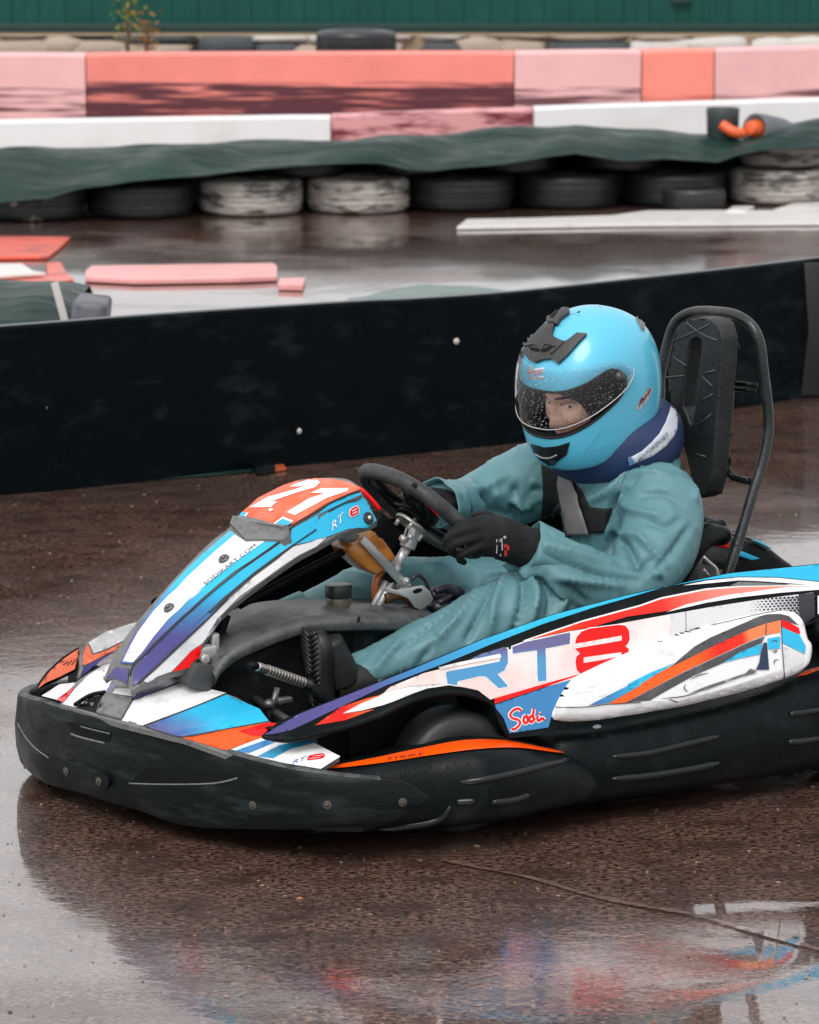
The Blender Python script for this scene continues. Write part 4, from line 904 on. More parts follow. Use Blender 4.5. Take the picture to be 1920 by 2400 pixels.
sdc(zB((255, 890), (300, 868), (390, 842), (408, 842), (392, 862), (384, 880), (300, 895)), M_RTG, .0026); sdc(zB((120, 925), (200, 905), (380, 868), (384, 884), (250, 908), (130, 935)), M_WH, .0030)
Tp = zD((575, 448), (700, 402), (1093, 318), (1090, 420), (872, 462), (880, 750), (804, 756), (795, 477), (578, 508)); sdc(offp(Tp, 2.6), M_WH, .0018); sdc(Tp, M_RTG, .0026)
E8 = zD((1138, 410), (1150, 362), (1195, 312), (1265, 284), (1530, 250), (1590, 258), (1622, 300), (1628, 380), (1612, 420), (1588, 440), (1620, 465), (1618, 500), (1560, 528), (1440, 575), (1185, 690), (1152, 655), (1140, 585), (1148, 535), (1180, 506), (1142, 470))
sdc(offp(E8, 2.2), M_WH, .0018); sdc(E8, mat('scarlet_sticker', (.80, .008, .008), .22, coat=.5), .0026)
sdc(zD((1125, 424), (1553, 348), (1556, 392), (1130, 464)), M_PK, .0034); sdc(zD((1213, 543), (1550, 497), (1552, 527), (1380, 565), (1213, 592)), M_PK, .0034)
sdc(zD((414, 908), (900, 768), (1180, 690), (1165, 703), (900, 795), (416, 958)), mat('scarlet_sticker', (.80, .008, .008), .22, coat=.5), .0022)
sdc(zD((420, 966), (900, 802), (1108, 738), (1160, 740), (1090, 800), (1025, 866), (968, 944), (935, 1040), (900, 1168), (550, 1222), (500, 1090), (480, 1060), (430, 1000)), M_BL, .0014)
SODI = [zD((655, 1022), (630, 1000), (585, 1015), (555, 1055), (575, 1085), (625, 1100), (645, 1130), (620, 1165), (585, 1188), (570, 1175)), zD((700, 1062), (678, 1080), (678, 1120), (698, 1130), (712, 1105), (705, 1070), (700, 1062)),
        zD((768, 1005), (760, 1060), (775, 1105)), zD((765, 1075), (735, 1070), (728, 1105), (748, 1122), (770, 1095)), zD((800, 1070), (800, 1100), (815, 1108), (840, 1085), (862, 1105)), zD((812, 1045), (826, 1050))]
mk('script_lettering', *strokes(side_bvh, SODI, 10.5, .0024), M_WH, side); mk('script_lettering', *strokes(side_bvh, SODI, 5.6, .0032), mat('scarlet_sticker', (.80, .008, .008), .22, coat=.5), side)
mk('panel_joint', *strokes(side_bvh, [[(1606, 1434), (1607, 1482)]], 1.6, .0028), M_GRY, side)
# wheel arch lip and liner
arch_px = [(690, 1731), (735, 1724), (775, 1714), (830, 1700), (900, 1674), (960, 1646), (1020, 1628), (1088, 1625), (1135, 1638), (1158, 1655), (1170, 1690), (1196, 1728)]
AR = [hit(side_bvh, *p)[0] for p in cr(arch_px, 4)]
lip = [[p + Vector((0, -.002, 0)), p + Vector((0, .004, .010)), p + Vector((0, .03, .004)), p + Vector((0, .16, -.004)), p + Vector((0, .16, -.008)), p + Vector((0, .03, -.004)), p + Vector((0, .0, -.008))] for p in AR]
LIP = loft(lip); mk('wheel_arch', *LIP, M_BLK, side); mk('wheel_arch', *mirror(back(LIP, .5)), M_BLK, sidef)
mk('lower_lip', *tube(hits(side_bvh, cr([(614, 1727), (655, 1732), (700, 1731), (760, 1716)], 4)), [.003, .005, .006, .007, .008, .008, .008, .008, .007, .006, .005, .004, .003], 8), M_BLK, side)
# raised scoop cover
SC_ = [(1298, 1687), (1301, 1655), (1337, 1596), (1389, 1567), (1470, 1532), (1606, 1484), (1731, 1453), (1791, 1440), (1822, 1436), (1848, 1442), (1868, 1464), (1877, 1500), (1887, 1515), (1885, 1548), (1872, 1570), (1835, 1590), (1731, 1622), (1600, 1653), (1470, 1677), (1373, 1690)]
SC_ = [tuple(p) for p in cr(SC_, 3, True)]
def scoopfn():
    """Cover pushed outwards more towards its lower rear, as a moulded box."""
    V2, F = cdt(SC_, (), 6); bd_ = np.array([tuple(p) for p in cdt(SC_, (), 400)[0]])
    V, N, F = skinned(V2, F, lambda x, y: hit(side_bvh, x, y)); P = np.array(SC_ + [SC_[0]])
    def dist(p):
        a = P[:-1]; b = P[1:]; ab = b - a; t_ = np.clip(((np.array([p.x, p.y]) - a) * ab).sum(1) / (ab * ab).sum(1), 0, 1); return math.sqrt(np.min(((a + ab * t_[:, None] - np.array([p.x, p.y])) ** 2).sum(1)))
    out = [v + n * (.004 + .024 * (1 - math.exp(-dist(p) / 4)) + .012 * interp([1300, 1850], [0, 1], p.x)) for v, n, p in zip(V, N, V2)]
    FF = []
    for f in F:
        nn_ = (out[f[1]] - out[f[0]]).cross(out[f[2]] - out[f[0]]); FF.append(f if nn_.dot(N[f[0]]) > 0 else f[::-1])
    return out, FF
SCV = scoopfn(); sc_bvh = bvh(SCV)
V_, F_ = SCV; scn = len(V_); cntd = {(f[i], f[(i + 1) % 3]) for f in F_ for i in range(3)}
skirt = [V_[i] + Vector((0, .035, 0)) for i in range(scn)]
cov = mk('scoop_cover', V_ + skirt, F_ + [(b, a, a + scn, b + scn) for a, b in cntd if (b, a) not in cntd], M_WH, side); autosm(cov, 50)
def loop_(edges):
    nx = dict(edges); a = next(iter(nx)); o_ = [a]
    while nx.get(o_[-1]) is not None and nx[o_[-1]] != a and len(o_) < 9999: o_.append(nx[o_[-1]])
    return o_
LPB = loop_([(a, b) for a, b in cntd if (b, a) not in cntd]); mk('cover_edge', *tube([V_[i] + Vector((0, -.0012, 0)) for i in LPB], .0017, 6, closed=True), M_INK, cov)
def sc(poly, mtl, off=.0012, name='sticker', **k): return mk(name, *decal(poly, sc_bvh, off, 9, **k), mtl, cov)
sc(zE((330, 1128), (430, 1050), (500, 990), (600, 905), (750, 820), (1000, 712), (1180, 635), (1260, 615), (1370, 610), (1450, 628), (1540, 712), (1380, 662), (1250, 700), (1100, 752), (800, 886), (500, 1036)), M_GREYD)
orl = zD((1442, 955), (1725, 795)) + zE((0, 1312), (300, 1128), (500, 1036), (800, 886), (1100, 748), (1240, 700), (1372, 668), (1372, 776), (1235, 800), (1100, 852), (800, 992), (500, 1132), (200, 1290), (0, 1398)) + zD((1560, 958))
sc(orl, mat('orange_flash_sticker', OR, .2, coat=.6, drops=.4, grad=(0, [(.8, (.92, .12, .015)), (1.17, (.92, .12, .015)), (1.24, (.78, .02, .01)), (1.31, (.80, .03, .01)), (1.33, (.9, .22, .08)), (1.6, (.9, .2, .08))])), .002)
sc(zE((1382, 660), (1460, 690), (1540, 735), (1552, 792), (1470, 770), (1382, 722)), M_RD, .002)
sc(zD((1255, 975), (1500, 850), (1725, 738), (1725, 792), (1440, 950)), mat('blue_flash_sticker', BL, .2, coat=.5, grad=(0, [(.85, PU), (.95, (.05, .25, .5)), (1.05, CY), (1.6, CY)])), .0024)
sc(zE((0, 1240), (200, 1140), (350, 1080), (420, 1048), (330, 1110), (0, 1310)), M_CY, .0024)
sc(zD((1572, 958), (1725, 875)) + zE((0, 1404), (200, 1296), (500, 1140), (800, 1000), (1100, 862), (1235, 812), (1210, 868), (1000, 958), (860, 1050), (600, 1162), (350, 1300), (200, 1388), (60, 1400)), M_GREYD, .0016)
sc(zE((860, 1050), (1000, 960), (1213, 872), (1190, 970), (1000, 1010)), M_CY, .0026); sc(zE((1256, 832), (1368, 812), (1368, 920), (1262, 930)), M_CY, .0026)
sc(zE((1222, 868), (1250, 868), (1270, 1110), (1150, 1112), (1180, 1050), (1195, 965)), mat('navy_slot', (.01, .03, .07), .4), .0030)
sc(zE((1386, 732), (1545, 800), (1600, 900), (1590, 968), (1386, 868)), M_CY, .0024)
sc(zE((540, 1330), (700, 1262), (1060, 1142), (1100, 1100), (1160, 1120), (1150, 1140), (1000, 1182), (700, 1292)), mat('scraped_sticker', (.13, .13, .13), .6, var=(60, (.4, .4, .38), .5, .6)), .003)
mk('scratch', *strokes(sc_bvh, [zE((520, 1240), (508, 1280), (545, 1312)), zE((370, 1375), (450, 1400)), zE((1315, 1070), (1320, 1030), (1360, 1020)), zE((560, 1200), (640, 1160), (730, 1140)), zE((300, 1370), (500, 1350), (640, 1310)), zE((1290, 950), (1340, 940), (1310, 965)), zE((1285, 860), (1330, 850), (1340, 870))], 2.4, .003, True), M_INK, cov)
mk('cover_seam', *strokes(sc_bvh, [zE((1376, 662), (1380, 760), (1390, 950), (1406, 1178)), zD((972, 992), (1250, 984), (1440, 962), (1725, 944)), zE((1244, 705), (1240, 800))], 2.0, .0034), M_INK, cov)
sc(zE((0, 1405), (200, 1392), (450, 1390), (720, 1320), (1000, 1240), (1385, 1110), (1398, 1185), (1000, 1312), (500, 1432), (0, 1518)), M_WHD, .0014)
sc(zD((972, 1000), (1240, 992), (1440, 975), (1725, 955), (1725, 1040), (1240, 1098), (955, 1094)), M_WHD, .0014)
sc(zE((1410, 1178), (1392, 900), (1588, 975), (1590, 1030), (1545, 1105)), M_WHD, .0014)
# ---- black protective sills
def sill(name, st, y_in, parent=kart):
    """st: (x, y_out, z_top, z_bot) stations."""
    rr = []
    for x, yo, zt, zb in st:
        h = zt - zb; d = y_in - yo
        sec = [(y_in, zb + .02), (yo + d * .35, zb), (yo + .035, zb + .004), (yo + .012, zb + h * .14), (yo + .001, zb + h * .32), (yo - .003, zb + h * .5), (yo + .001, zb + h * .68), (yo + .010, zb + h * .84), (yo + .028, zt - h * .05), (yo + .055, zt), (yo + d * .6, zt + .004), (y_in, zt - .01)]
        rr.append([Vector((x, a, z)) for a, z in sec])
    fine = [cr([r[k] for r in rr], 7) for k in range(len(rr[0]))]
    return loft([[fine[k][i] for k in range(len(fine))] for i in range(len(fine[0]))])
def zt_at(X, Y, y): return L(X, Y, y=y)
GST = []
for (Xt, Yt, Yb, yo) in [(640, 1815, 1950, -.50), (700, 1812, 1958, -.55), (790, 1800, 1958, -.585), (900, 1784, 1958, -.62), (1010, 1766, 1955, -.655), (1120, 1752, 1940, -.705), (1210, 1750, 1925, -.70), (1290, 1762, 1905, -.685), (1360, 1775, 1890, -.655), (1400, 1800, 1870, -.60)]:
    a = L(Xt, Yt, y=yo + .05); b = L(Xt, Yb, y=yo + .02); GST.append((a.x, yo, a.z, max(.03, b.z)))
GUARD = sill('wheel_guard', GST, -.47); guard = mk('wheel_guard', *GUARD, M_BLK, kart); autosm(guard, 60); g_bvh = bvh(GUARD); guardf = mk('wheel_guard', *mirror(GUARD), M_BLK, kart)
NST = []
for (Xt, Yt, Yb, yo) in [(1225, 1745, 1890, -.55), (1262, 1722, 1897, -.605), (1310, 1712, 1897, -.635), (1400, 1702, 1888, -.655), (1560, 1672, 1866, -.668), (1700, 1642, 1845, -.675), (1800, 1612, 1830, -.675), (1870, 1582, 1818, -.67), (1960, 1555, 1800, -.66), (2060, 1535, 1780, -.62)]:
    a = L(Xt, Yt, y=yo + .05); b = L(Xt, Yb, y=yo + .02); NST.append((a.x, yo, a.z, max(.035, b.z)))
SILL = sill('side_sill', NST, -.42); sillo = mk('side_sill', *SILL, M_BLK, kart); autosm(sillo, 60); s_bvh = bvh(SILL); mk('side_sill', *mirror(SILL), M_BLK, kart)
M_RIB = mat('wet_rib_plastic', (.006, .009, .010), .25, spec=.4)
def ridge(B, pts, r, parent, name='rib', m_=None, out=0):
    P = [hit(B, *p) for p in cr(pts, 5)]; P = [a + n * out for a, n in P if a is not None]; n_ = len(P)
    if n_ > 3: mk(name, *tube(P, [r * max(.2, min(1, math.sin(math.pi * (i + .7) / (n_ + .4)) * 2)) for i in range(n_)], 10), m_ or M_BLK, parent)
for q in (zB((850, 1300), (1000, 1285), (1150, 1250), (1310, 1212)), zB((850, 1393), (1000, 1380), (1180, 1352), (1310, 1325)), zB((1600, 1120), (1665, 1112), (1740, 1100)), zB((1595, 1238), (1665, 1232), (1740, 1218))): ridge(s_bvh, q, .0085, sillo, m_=M_RIB)
for q in (zP((1020, 612), (1150, 598), (1330, 560), (1500, 515), (1600, 492)), zP((985, 730), (940, 790), (870, 818), (760, 835), (620, 850)), zP((1010, 712), (1060, 708), (1110, 706)), zP((1190, 712), (1300, 700), (1380, 672))): ridge(g_bvh, q, .008, guard, m_=M_RIB)
mk('slot', *decal(zP((1180, 645), (1225, 625), (1350, 605), (1388, 618), (1380, 655), (1330, 685), (1210, 706), (1180, 690)), g_bvh, .0025, 10, 3), M_DRK, guard)
gr_ = [GUARD[0][i:i + 12] for i in range(0, len(GUARD[0]), 12)]; gr_ = [r for r in gr_ if L(758, 1800, y=-.56).x < r[9].x < L(1335, 1735, y=-.62).x]; ng = len(gr_)
mk('strip', *loft([[r[8].lerp(r[9], .55 + .45 * max(0, abs(2 * i / ng - 1) ** 4)) + Vector((0, -.001, .003)), r[9] + Vector((0, 0, .0035)), r[9].lerp(r[10], .22) + Vector((0, 0, .0035)), r[9].lerp(r[10], .22 + .35 * (1 - abs(2 * i / ng - 1) ** 2)) + Vector((0, 0, .003))] for i, r in enumerate(gr_)], closed_ring=False), M_OR, guard)
for a_, b_ in (((1520, 1160), (1725, 1075)),): pass
l0, _ = hit(s_bvh, *zP((1705, 315))[0])
l1, n1 = hit(s_bvh, *zB((790, 1175))[0])
mk('rivet', *ball(l1, (.011, .006, .005), 12, 8), M_WHD, sillo)
mk('strip', *decal(zE((1520, 1175), (1600, 1130), (1725, 1085), (1900, 1060), (1900, 1090), (1725, 1118), (1600, 1165)), s_bvh, .002, 12), M_OR, sillo)
mk('marking', *glyphs('STRIKE', (905, 1787), (26, -4), (5, -8), g_bvh, .0068, 0, 1.1), M_INK, guard)
# rear wheel cover and rear bumper at the right edge
rc = mk('rear_cover', *decal([(1874, 1472), (1912, 1443), (1960, 1425), (2080, 1415), (2080, 1540), (1990, 1560), (1925, 1545), (1893, 1500)], side_bvh, .05, 14, 0, .06), M_BLK, kart); autosm(rc, 40)
mk('rear_cover_marking', *decal([(1914, 1398), (1980, 1392), (1980, 1440), (1914, 1440)], side_bvh, .004, 12), M_WH, rc)
mk('rear_bumper', *tube(cr([(1.55, -.62, .17), (1.8, -.64, .17), (1.98, -.5, .17), (2.02, 0, .17), (1.98, .5, .17), (1.8, .64, .17), (1.55, .62, .17)], 6), .075, 14, flat=1.1), M_BLK, kart)
# ---- wheels
def wheel(x, y, r, wd, yaw=0, front=True):
    prof = [(.42, .42), (.70, .49), (.88, .48), (.97, .40), (1.0, .25), (1.0, 0), (1.0, -.25), (.97, -.40), (.88, -.48), (.70, -.49), (.42, -.42)]
    seg = 48; M_ = Matrix.Translation((x, y, r)) @ Matrix.Rotation(yaw, 4, 'Z'); V, F = [], []; n = len(prof)
    for i in range(seg):
        a = 6.28318 * i / seg
        for rr, h in prof: V.append(M_ @ Vector((math.cos(a) * r * rr, h * wd, math.sin(a) * r * rr)))
    for i in range(seg):
        for k in range(n - 1): j = (i + 1) % seg; F.append((i * n + k, j * n + k, j * n + k + 1, i * n + k + 1))
    tyre = mk('wheel', V, F, M_RUB, kart)
    VF = [cyl(M_ @ Vector((0, -wd * .38, 0)), M_ @ Vector((0, wd * .38, 0)), r * .50, 28, bev=.006), cyl(M_ @ Vector((0, -wd * .5, 0)), M_ @ Vector((0, wd * .5, 0)), r * .16, 16, bev=.004)]
    mk('rim', *join(*VF), mat('dark_wheel_rim', (.05, .05, .055), .35, .5), tyre)
for sy in (-1, 1): wheel(.645, sy * .50, .135, .125, R(-8)); wheel(1.655, sy * .56, .14, .18)
# ---- chassis, floor, tank
mk('floor_tray', *plate([(0, 0)] * 0 or [(300, 1700)], 'z', .06, .06, 0) if False else box(Vector((.80, 0, .055)), (1.05, .62, .012), bev=.004), M_DRK, kart)
mk('chassis_tube', *tube(cr([(.12, -.2, .10), (.3, -.26, .08), (.6, -.30, .07), (1.1, -.32, .07), (1.7, -.30, .10)], 5), .016, 12), M_DRK, kart)
mk('chassis_tube', *tube(cr([(.12, .2, .10), (.3, .26, .08), (.6, .30, .07), (1.1, .32, .07), (1.7, .30, .10)], 5), .016, 12), M_DRK, kart)
mk('axle', *join(cyl((.645, -.5, .135), (.645, .5, .135), .014), cyl((1.655, -.6, .14), (1.655, .6, .14), .02)), M_MET, kart)
mk('inner_wall', *box(Vector((.92, -.38, .17)), (.95, .02, .22), bev=.006), M_DRK, kart); mk('inner_wall', *box(Vector((.95, .40, .20)), (1.1, .02, .26), bev=.006), M_DRK, kart)
tk = []
for X, Y in [(503, 1582), (520, 1552), (560, 1520), (612, 1496), (690, 1466), (740, 1456), (800, 1452), (880, 1450), (960, 1450), (1030, 1452)]:
    p = L(X, Y, y=-.12); z = p.z; x = p.x
    tk.append([Vector((x, a, b)) for a, b in ((-.085, .07), (-.085, z - .10), (-.088, z - .045), (-.100, z - .036), (-.118, z - .026), (-.124, z - .012), (-.118, z), (-.10, z + .007), (.0, z + .012), (.10, z + .007), (.12, z - .01), (.12, .07))])
fine = [cr([r[k] for r in tk], 4) for k in range(12)]
M_TK = mat('worn_black_tank', (.010, .012, .013), .36, spec=.3, bump=[(90, .5, .003), (10, .3, .01)], var=(10, (.05, .055, .056), .52, .8), rvar=.1)
tank = mk('fuel_tank', *loft([[fine[k][i] for k in range(12)] for i in range(len(fine[0]))]), M_TK, kart); autosm(tank, 60)
mk('tank_ledge', *loft([[fine[k][i] + Vector((0, -.0006, .0012)) for k in (4, 5, 6, 7, 8)] for i in range(len(fine[0]))], closed_ring=False), mat('worn_sheen_ledge', (.085, .088, .088), .42, bump=[(90, .6, .003)], var=(22, (.03, .033, .034), .45, .7)), tank)  # worn top ledge, with the wet sky reflection painted in as lighter grey
s0 = L(823, 1460, y=-.09); mk('mould_seam', *tube([Vector((s0.x, -.127, s0.z + .02)), Vector((s0.x, -.092, s0.z - .05)), Vector((s0.x, -.088, .1))], .003, 6), M_DRK, tank)
cp = L(794, 1442, y=.0) + Vector((0, 0, .012)); mk('filler_neck', *cyl(cp, cp + Vector((0, 0, .035)), .028, 28, bev=.002), mat('smoky_neck', (.10, .095, .06), .25, coat=.5), tank)
mk('filler_cap', *join(cyl(cp + Vector((0, 0, .030)), cp + Vector((0, 0, .060)), .031, 28, bev=.003)), mat('black_cap', (.012, .02, .022), .35), tank)
# pedals and steering links
pa, pb = L(603, 1562, y=-.24), L(728, 1606, y=-.20)
ped = mk('pedal', *cyl(pa, pb, .0105, 16, bev=.003), mat('brushed_pedal', (.34, .32, .30), .35, .9), kart)
dd = (pb - pa); mk('grip_ridges', *join(*[cyl(pa + dd * (.18 + k * .055), pa + dd * (.20 + k * .055), .0122, 14, bev=.001) for k in range(13)]), mat('dull_ridges', (.30, .28, .26), .4, .8), ped)
mk('pedal_arm', *join(cyl(pb, pb + Vector((.10, .02, -.10)), .012, 10), cyl(pb, pb + Vector((.03, .06, .0)), .012, 10), cyl(pa, pa + Vector((-.02, 0, .005)), .008, 10)), M_DRK, ped)
q = L(632, 1650, y=-.22); mk('tie_rod', *join(cyl(q + Vector((-.03, -.25, -.02)), q + Vector((.05, .2, -.02)), .009, 12), ball(q, (.014, .014, .012)), cyl(q + Vector((0, 0, -.03)), q + Vector((.02, 0, .035)), .007, 10), box(q + Vector((.02, -.03, .012)), (.035, .02, .015), bev=.004)), mat('dark_steel', (.14, .14, .145), .35, .7), kart)
# ---- steering column, bracket and amber reservoir
col_t = mk('steering_column', *join(cyl(L(975, 1228, y=0), L(954, 1284, y=0), .0185, 24, bev=.002), cyl(L(956, 1280, y=0), L(926, 1330, y=0), .0115, 18), cyl(L(905, 1362, y=-.01), L(866, 1436, y=-.01), .0055, 12), cyl(L(918, 1364, y=-.01), L(878, 1436, y=-.01), .0085, 14), cyl(L(930, 1325, y=0), L(908, 1368, y=0), .0125, 16)), M_CHR, kart)
mk('column_grip', *cyl(L(926, 1336, y=.0), L(908, 1366, y=.0), .018, 16, bev=.003), M_DRK, col_t)
mk('lock_screw', *join(cyl(L(962, 1258, y=-.02), L(962, 1258, y=-.034), .007, 10), cyl(L(948, 1264, y=-.018), L(944, 1262, y=-.034), .009, 10)), M_MET, col_t)
mk('column_slot', *plate(zW((592, 440), (602, 442), (582, 520), (572, 515)), 'y', -.0175, -.0195, 0), M_INK, col_t)
br = mk('mounting_bracket', *plate(zW((268, 548), (305, 505), (612, 830), (560, 862)), 'y', -.045, -.039, .0015), mat('grey_bracket_steel', (.42, .44, .43), .35, .7), kart)
mk('bracket_tab', *plate(zW((545, 860), (612, 826), (620, 842), (560, 882)), 'y', -.045, -.01, .001), M_MET, br)
bl = L(*zW((575, 808))[0], y=-.045); mk('bolt', *join(cyl(bl, bl + Vector((0, -.008, 0)), .0085, 16, bev=.001), cyl(bl + Vector((0, -.006, 0)), bl + Vector((0, -.012, 0)), .0045, 6)), M_MET, br)
amb = mk('amber_reservoir', *plate(zW((186, 600), (215, 556), (262, 548), (345, 466), (388, 486), (398, 520), (430, 520), (455, 560), (480, 592), (512, 640), (520, 668), (480, 690), (440, 742), (388, 776), (330, 745), (260, 690), (210, 640)), 'y', -.034, .05, .008, seg=3), M_AMB, kart)
mk('reservoir_cap', *ball(L(*zW((205, 520))[0], y=.0), (.03, .02, .012)), M_GRY, amb)
sp_ = mk('steel_support', *plate(zW((450, 850), (520, 872), (600, 858), (700, 842), (745, 880), (765, 935), (740, 965), (680, 1008), (640, 985), (600, 930), (540, 905), (450, 882)), 'y', -.06, -.052, .001), M_MET, kart)
mk('support_hole', *join(plate(zW((625, 880), (650, 862), (682, 860), (690, 872), (660, 890), (635, 893)), 'y', -.0606, -.0612, 0, 2)), M_DRK, sp_)
mk('orange_hose', *tube(cr(LP(zW((385, 960), (375, 860), (390, 790), (430, 760)), y=.02), 4), .010, 10), mat('orange_hose', (.55, .15, .03), .35, coat=.4), amb)
mk('hose_loop', *tube(cr(LP(zW((440, 930), (540, 905), (620, 950), (655, 1000)), y=-.02), 4), .012, 10), mat('brown_hose', (.10, .045, .02), .4), amb)
mk('dark_linkage', *join(ball(L(1045, 1390, y=-.02), (.05, .03, .02)), ball(L(1030, 1420, y=-.03), (.03, .03, .018)), tube(cr(LP(zW((780, 880), (850, 860), (890, 900), (800, 960)), y=-.05), 4), .008, 8)), M_INK, kart)
mk('cable', *tube(cr(LP(zW((620, 800), (660, 770), (710, 810), (740, 880), (770, 930)), y=-.03), 5), .004, 8), M_INK, kart)
# ---- steering wheel
WC = L(988, 1198, y=0); AL = R(43); wu = Vector((-math.cos(AL), 0, math.sin(AL))); wn = Vector((math.sin(AL), 0, math.cos(AL))); wy = Vector((0, 1, 0))
def wp(a, b, c=0): return WC + wy * a + wu * b + wn * c
rim = []
for k in range(48):
    a = 2 * math.pi * k / 48; ca, sa = math.cos(a), math.sin(a); e = 2.5
    rim.append(wp(.158 * math.copysign(abs(ca) ** (2 / e), ca), .142 * math.copysign(abs(sa) ** (2 / e), sa)))
sw = mk('steering_wheel', *tube(rim, .0185, 14, closed=True), mat('grippy_black_rim', (.022, .024, .026), .5, bump=[(150, .5, .002)], var=(30, (.06, .06, .06), .5, .8)), kart)
mk('spoke', *join(*[plate2 for plate2 in [loft([[wp(a0 - s * w0, b0, c) for s, c in ((-1, -.004), (1, -.004), (1, .004), (-1, .004))], [wp(a1 - s * w1, b1, c - .02) for s, c in ((-1, -.004), (1, -.004), (1, .004), (-1, .004))]]) for (a0, b0, w0, a1, b1, w1) in ((.10, .132, .035, .03, .01, .04), (-.10, .132, .035, -.03, .01, .04), (.0, -.14, .05, 0, -.02, .04))]]), M_BLK, sw)
mk('hub', *join(cyl(wp(0, 0, -.03), wp(0, 0, .01), .045, 28, bev=.004), box(wp(0, .02, .0), (.05, .09, .06), Matrix.Rotation(R(-47), 4, 'Y'), bev=.008)), M_BLK, sw)
mk('hub_flange', *cyl(wp(0, 0, -.045), wp(0, 0, -.036), .042, 32, bev=.002), mat('cast_flange', (.5, .48, .43), .4, .8), sw)
mk('red_ring', *tube([wp(.047 * math.cos(a), .047 * math.sin(a) + .01, .008) for a in np.linspace(0, 6.283, 25)[:-1]], .003, 8, closed=True), M_RD, sw)
for a in (.5, 2.6, 4.2): mk('wheel_screw', *cyl(wp(.034 * math.cos(a), .034 * math.sin(a), -.06), wp(.034 * math.cos(a), .034 * math.sin(a), -.03), .0055, 8), M_MET, sw)
mk('dash_box', *box(WC + Vector((-.085, .06, -.045)), (.06, .10, .09), Matrix.Rotation(R(-47), 4, 'Y'), bev=.012), M_DRK, kart)
# ---- seat
sp_pts = [(1.08, .20), (1.16, .155), (1.27, .13), (1.38, .135), (1.46, .175), (1.515, .26), (1.555, .36), (1.59, .46), (1.61, .52)]
SPc = cr(sp_pts, 4); rg = []
for i, c in enumerate(SPc):
    t_ = (SPc[min(i + 1, len(SPc) - 1)] - SPc[max(i - 1, 0)]).normalized(); nx, nz = -t_.y, t_.x; k = i / (len(SPc) - 1)
    hh = interp([0, .15, .45, .75, .9, 1], [.05, .11, .17, .14, .10, .02], k); hw_ = interp([0, .3, .7, 1], [.17, .20, .205, .16], k); ot, it = [], []
    for s in np.linspace(-1, 1, 21):
        a = s; y = hw_ * math.sin(a * math.pi / 2) ** 1 if False else hw_ * (1 - (1 - abs(a)) ** 1.8) * (1 if a > 0 else -1); u = hh * abs(a) ** 2.6
        ot.append(Vector((c.x + nx * u, y, c.y + nz * u))); it.append(Vector((c.x + nx * (u + .014), y * .93, c.y + nz * (u + .014))))
    rg.append(ot + it[::-1])
seat = mk('seat', *loft(rg), mat('black_seat_shell', (.013, .015, .017), .38, bump=[(80, .3, .002)], rvar=.1), kart); autosm(seat, 50)
mk('seat_rim', *tube([r[0] + Vector((0, 0, .004)) for r in rg[6:]] , .014, 12), M_BLK, seat); mk('seat_rim', *tube([r[20] + Vector((0, 0, .004)) for r in rg[6:]], .014, 12), M_BLK, seat)
mk('seat_rim', *tube([rg[-1][k] for k in range(21)], .016, 12), M_BLK, seat)
# ---- roll hoop and head pad
HP = [((115, 1100), .17), ((118, 900), .17), ((128, 740), .17), ((142, 620), .17), ((165, 500), .17), ((200, 350), .168), ((242, 240), .155), ((305, 180), .13), ((400, 150), .085), ((520, 150), .01), ((650, 168), -.07), ((740, 212), -.12), ((808, 285), -.15), ((845, 390), -.162), ((865, 550), -.165), ((890, 750), -.165), ((903, 900), -.165), ((898, 1020), -.167), ((862, 1200), -.172), ((800, 1400), -.178), ((740, 1600), -.184), ((685, 1780), -.19), ((615, 1990), -.195), ((590, 2080), -.195)]
hp = []
for (X, Y), y in HP:
    x_, y_ = zR((X, Y))[0]; p = L(x_, y_, y=y)
    hp.append(p)
for i in range(3): hp[i].x = hp[3].x + (3 - i) * .0
hoop = mk('roll_hoop', *tube(cr([hp[0] + Vector((-.05, .01, -.25))] + hp, 4), .0128, 16), mat('hoop_tube', (.010, .013, .014), .32, bump=[(120, .5, .002)], var=(10, (.06, .064, .06), .52, .8), drops=.6), kart)
pad_o = zR((243, 345), (262, 268), (330, 208), (410, 190), (500, 205), (553, 245), (578, 330), (572, 500), (545, 800), (520, 1150), (500, 1330), (470, 1440), (410, 1465), (380, 1400), (330, 1200), (270, 1000), (215, 800), (190, 620), (212, 480))
pad_h = zR((345, 400), (360, 350), (400, 335), (430, 355), (425, 430), (400, 640), (385, 800), (370, 930), (350, 950), (330, 880), (300, 820), (310, 640))
def padmesh(xa, xb, outl, hole):
    V2, F = cdt(outl, [hole] if hole else (), 10); A = [L(v.x, v.y, x=xa) for v in V2]; n = len(A); Bk = [Vector((xb, p.y * .98, p.z)) for p in A]
    c = {(f[i], f[(i + 1) % len(f)]) for f in F for i in range(len(f))}
    V = A + Bk; FF = list(F) + [tuple(i + n for i in f)[::-1] for f in F] + [(b, a, a + n, b + n) for a, b in c if (b, a) not in c]
    bm = bmesh.new(); vs = [bm.verts.new(v) for v in V]
    for f in FF: bm.faces.new([vs[i] for i in f])
    bmesh.ops.recalc_face_normals(bm, faces=bm.faces[:])
    e = [e for e in bm.edges if len(e.link_faces) == 2 and e.calc_face_angle(0) > R(60)]
    bmesh.ops.bevel(bm, geom=e, offset=.006, segments=3, profile=.5, affect='EDGES'); return bmvf(bm)
M_PAD = mat('black_foam_pad', (.007, .010, .011), .55, bump=[(110, .6, .003)], var=(12, (.016, .020, .020), .45, .75), drops=.3)
pad = mk('head_pad', *padmesh(1.595, 1.645, pad_o, pad_h), M_PAD, kart); autosm(pad, 45)
def pg(*p): return tube([L(*q, x=1.594) for q in zR(*p)], .0018, 6)
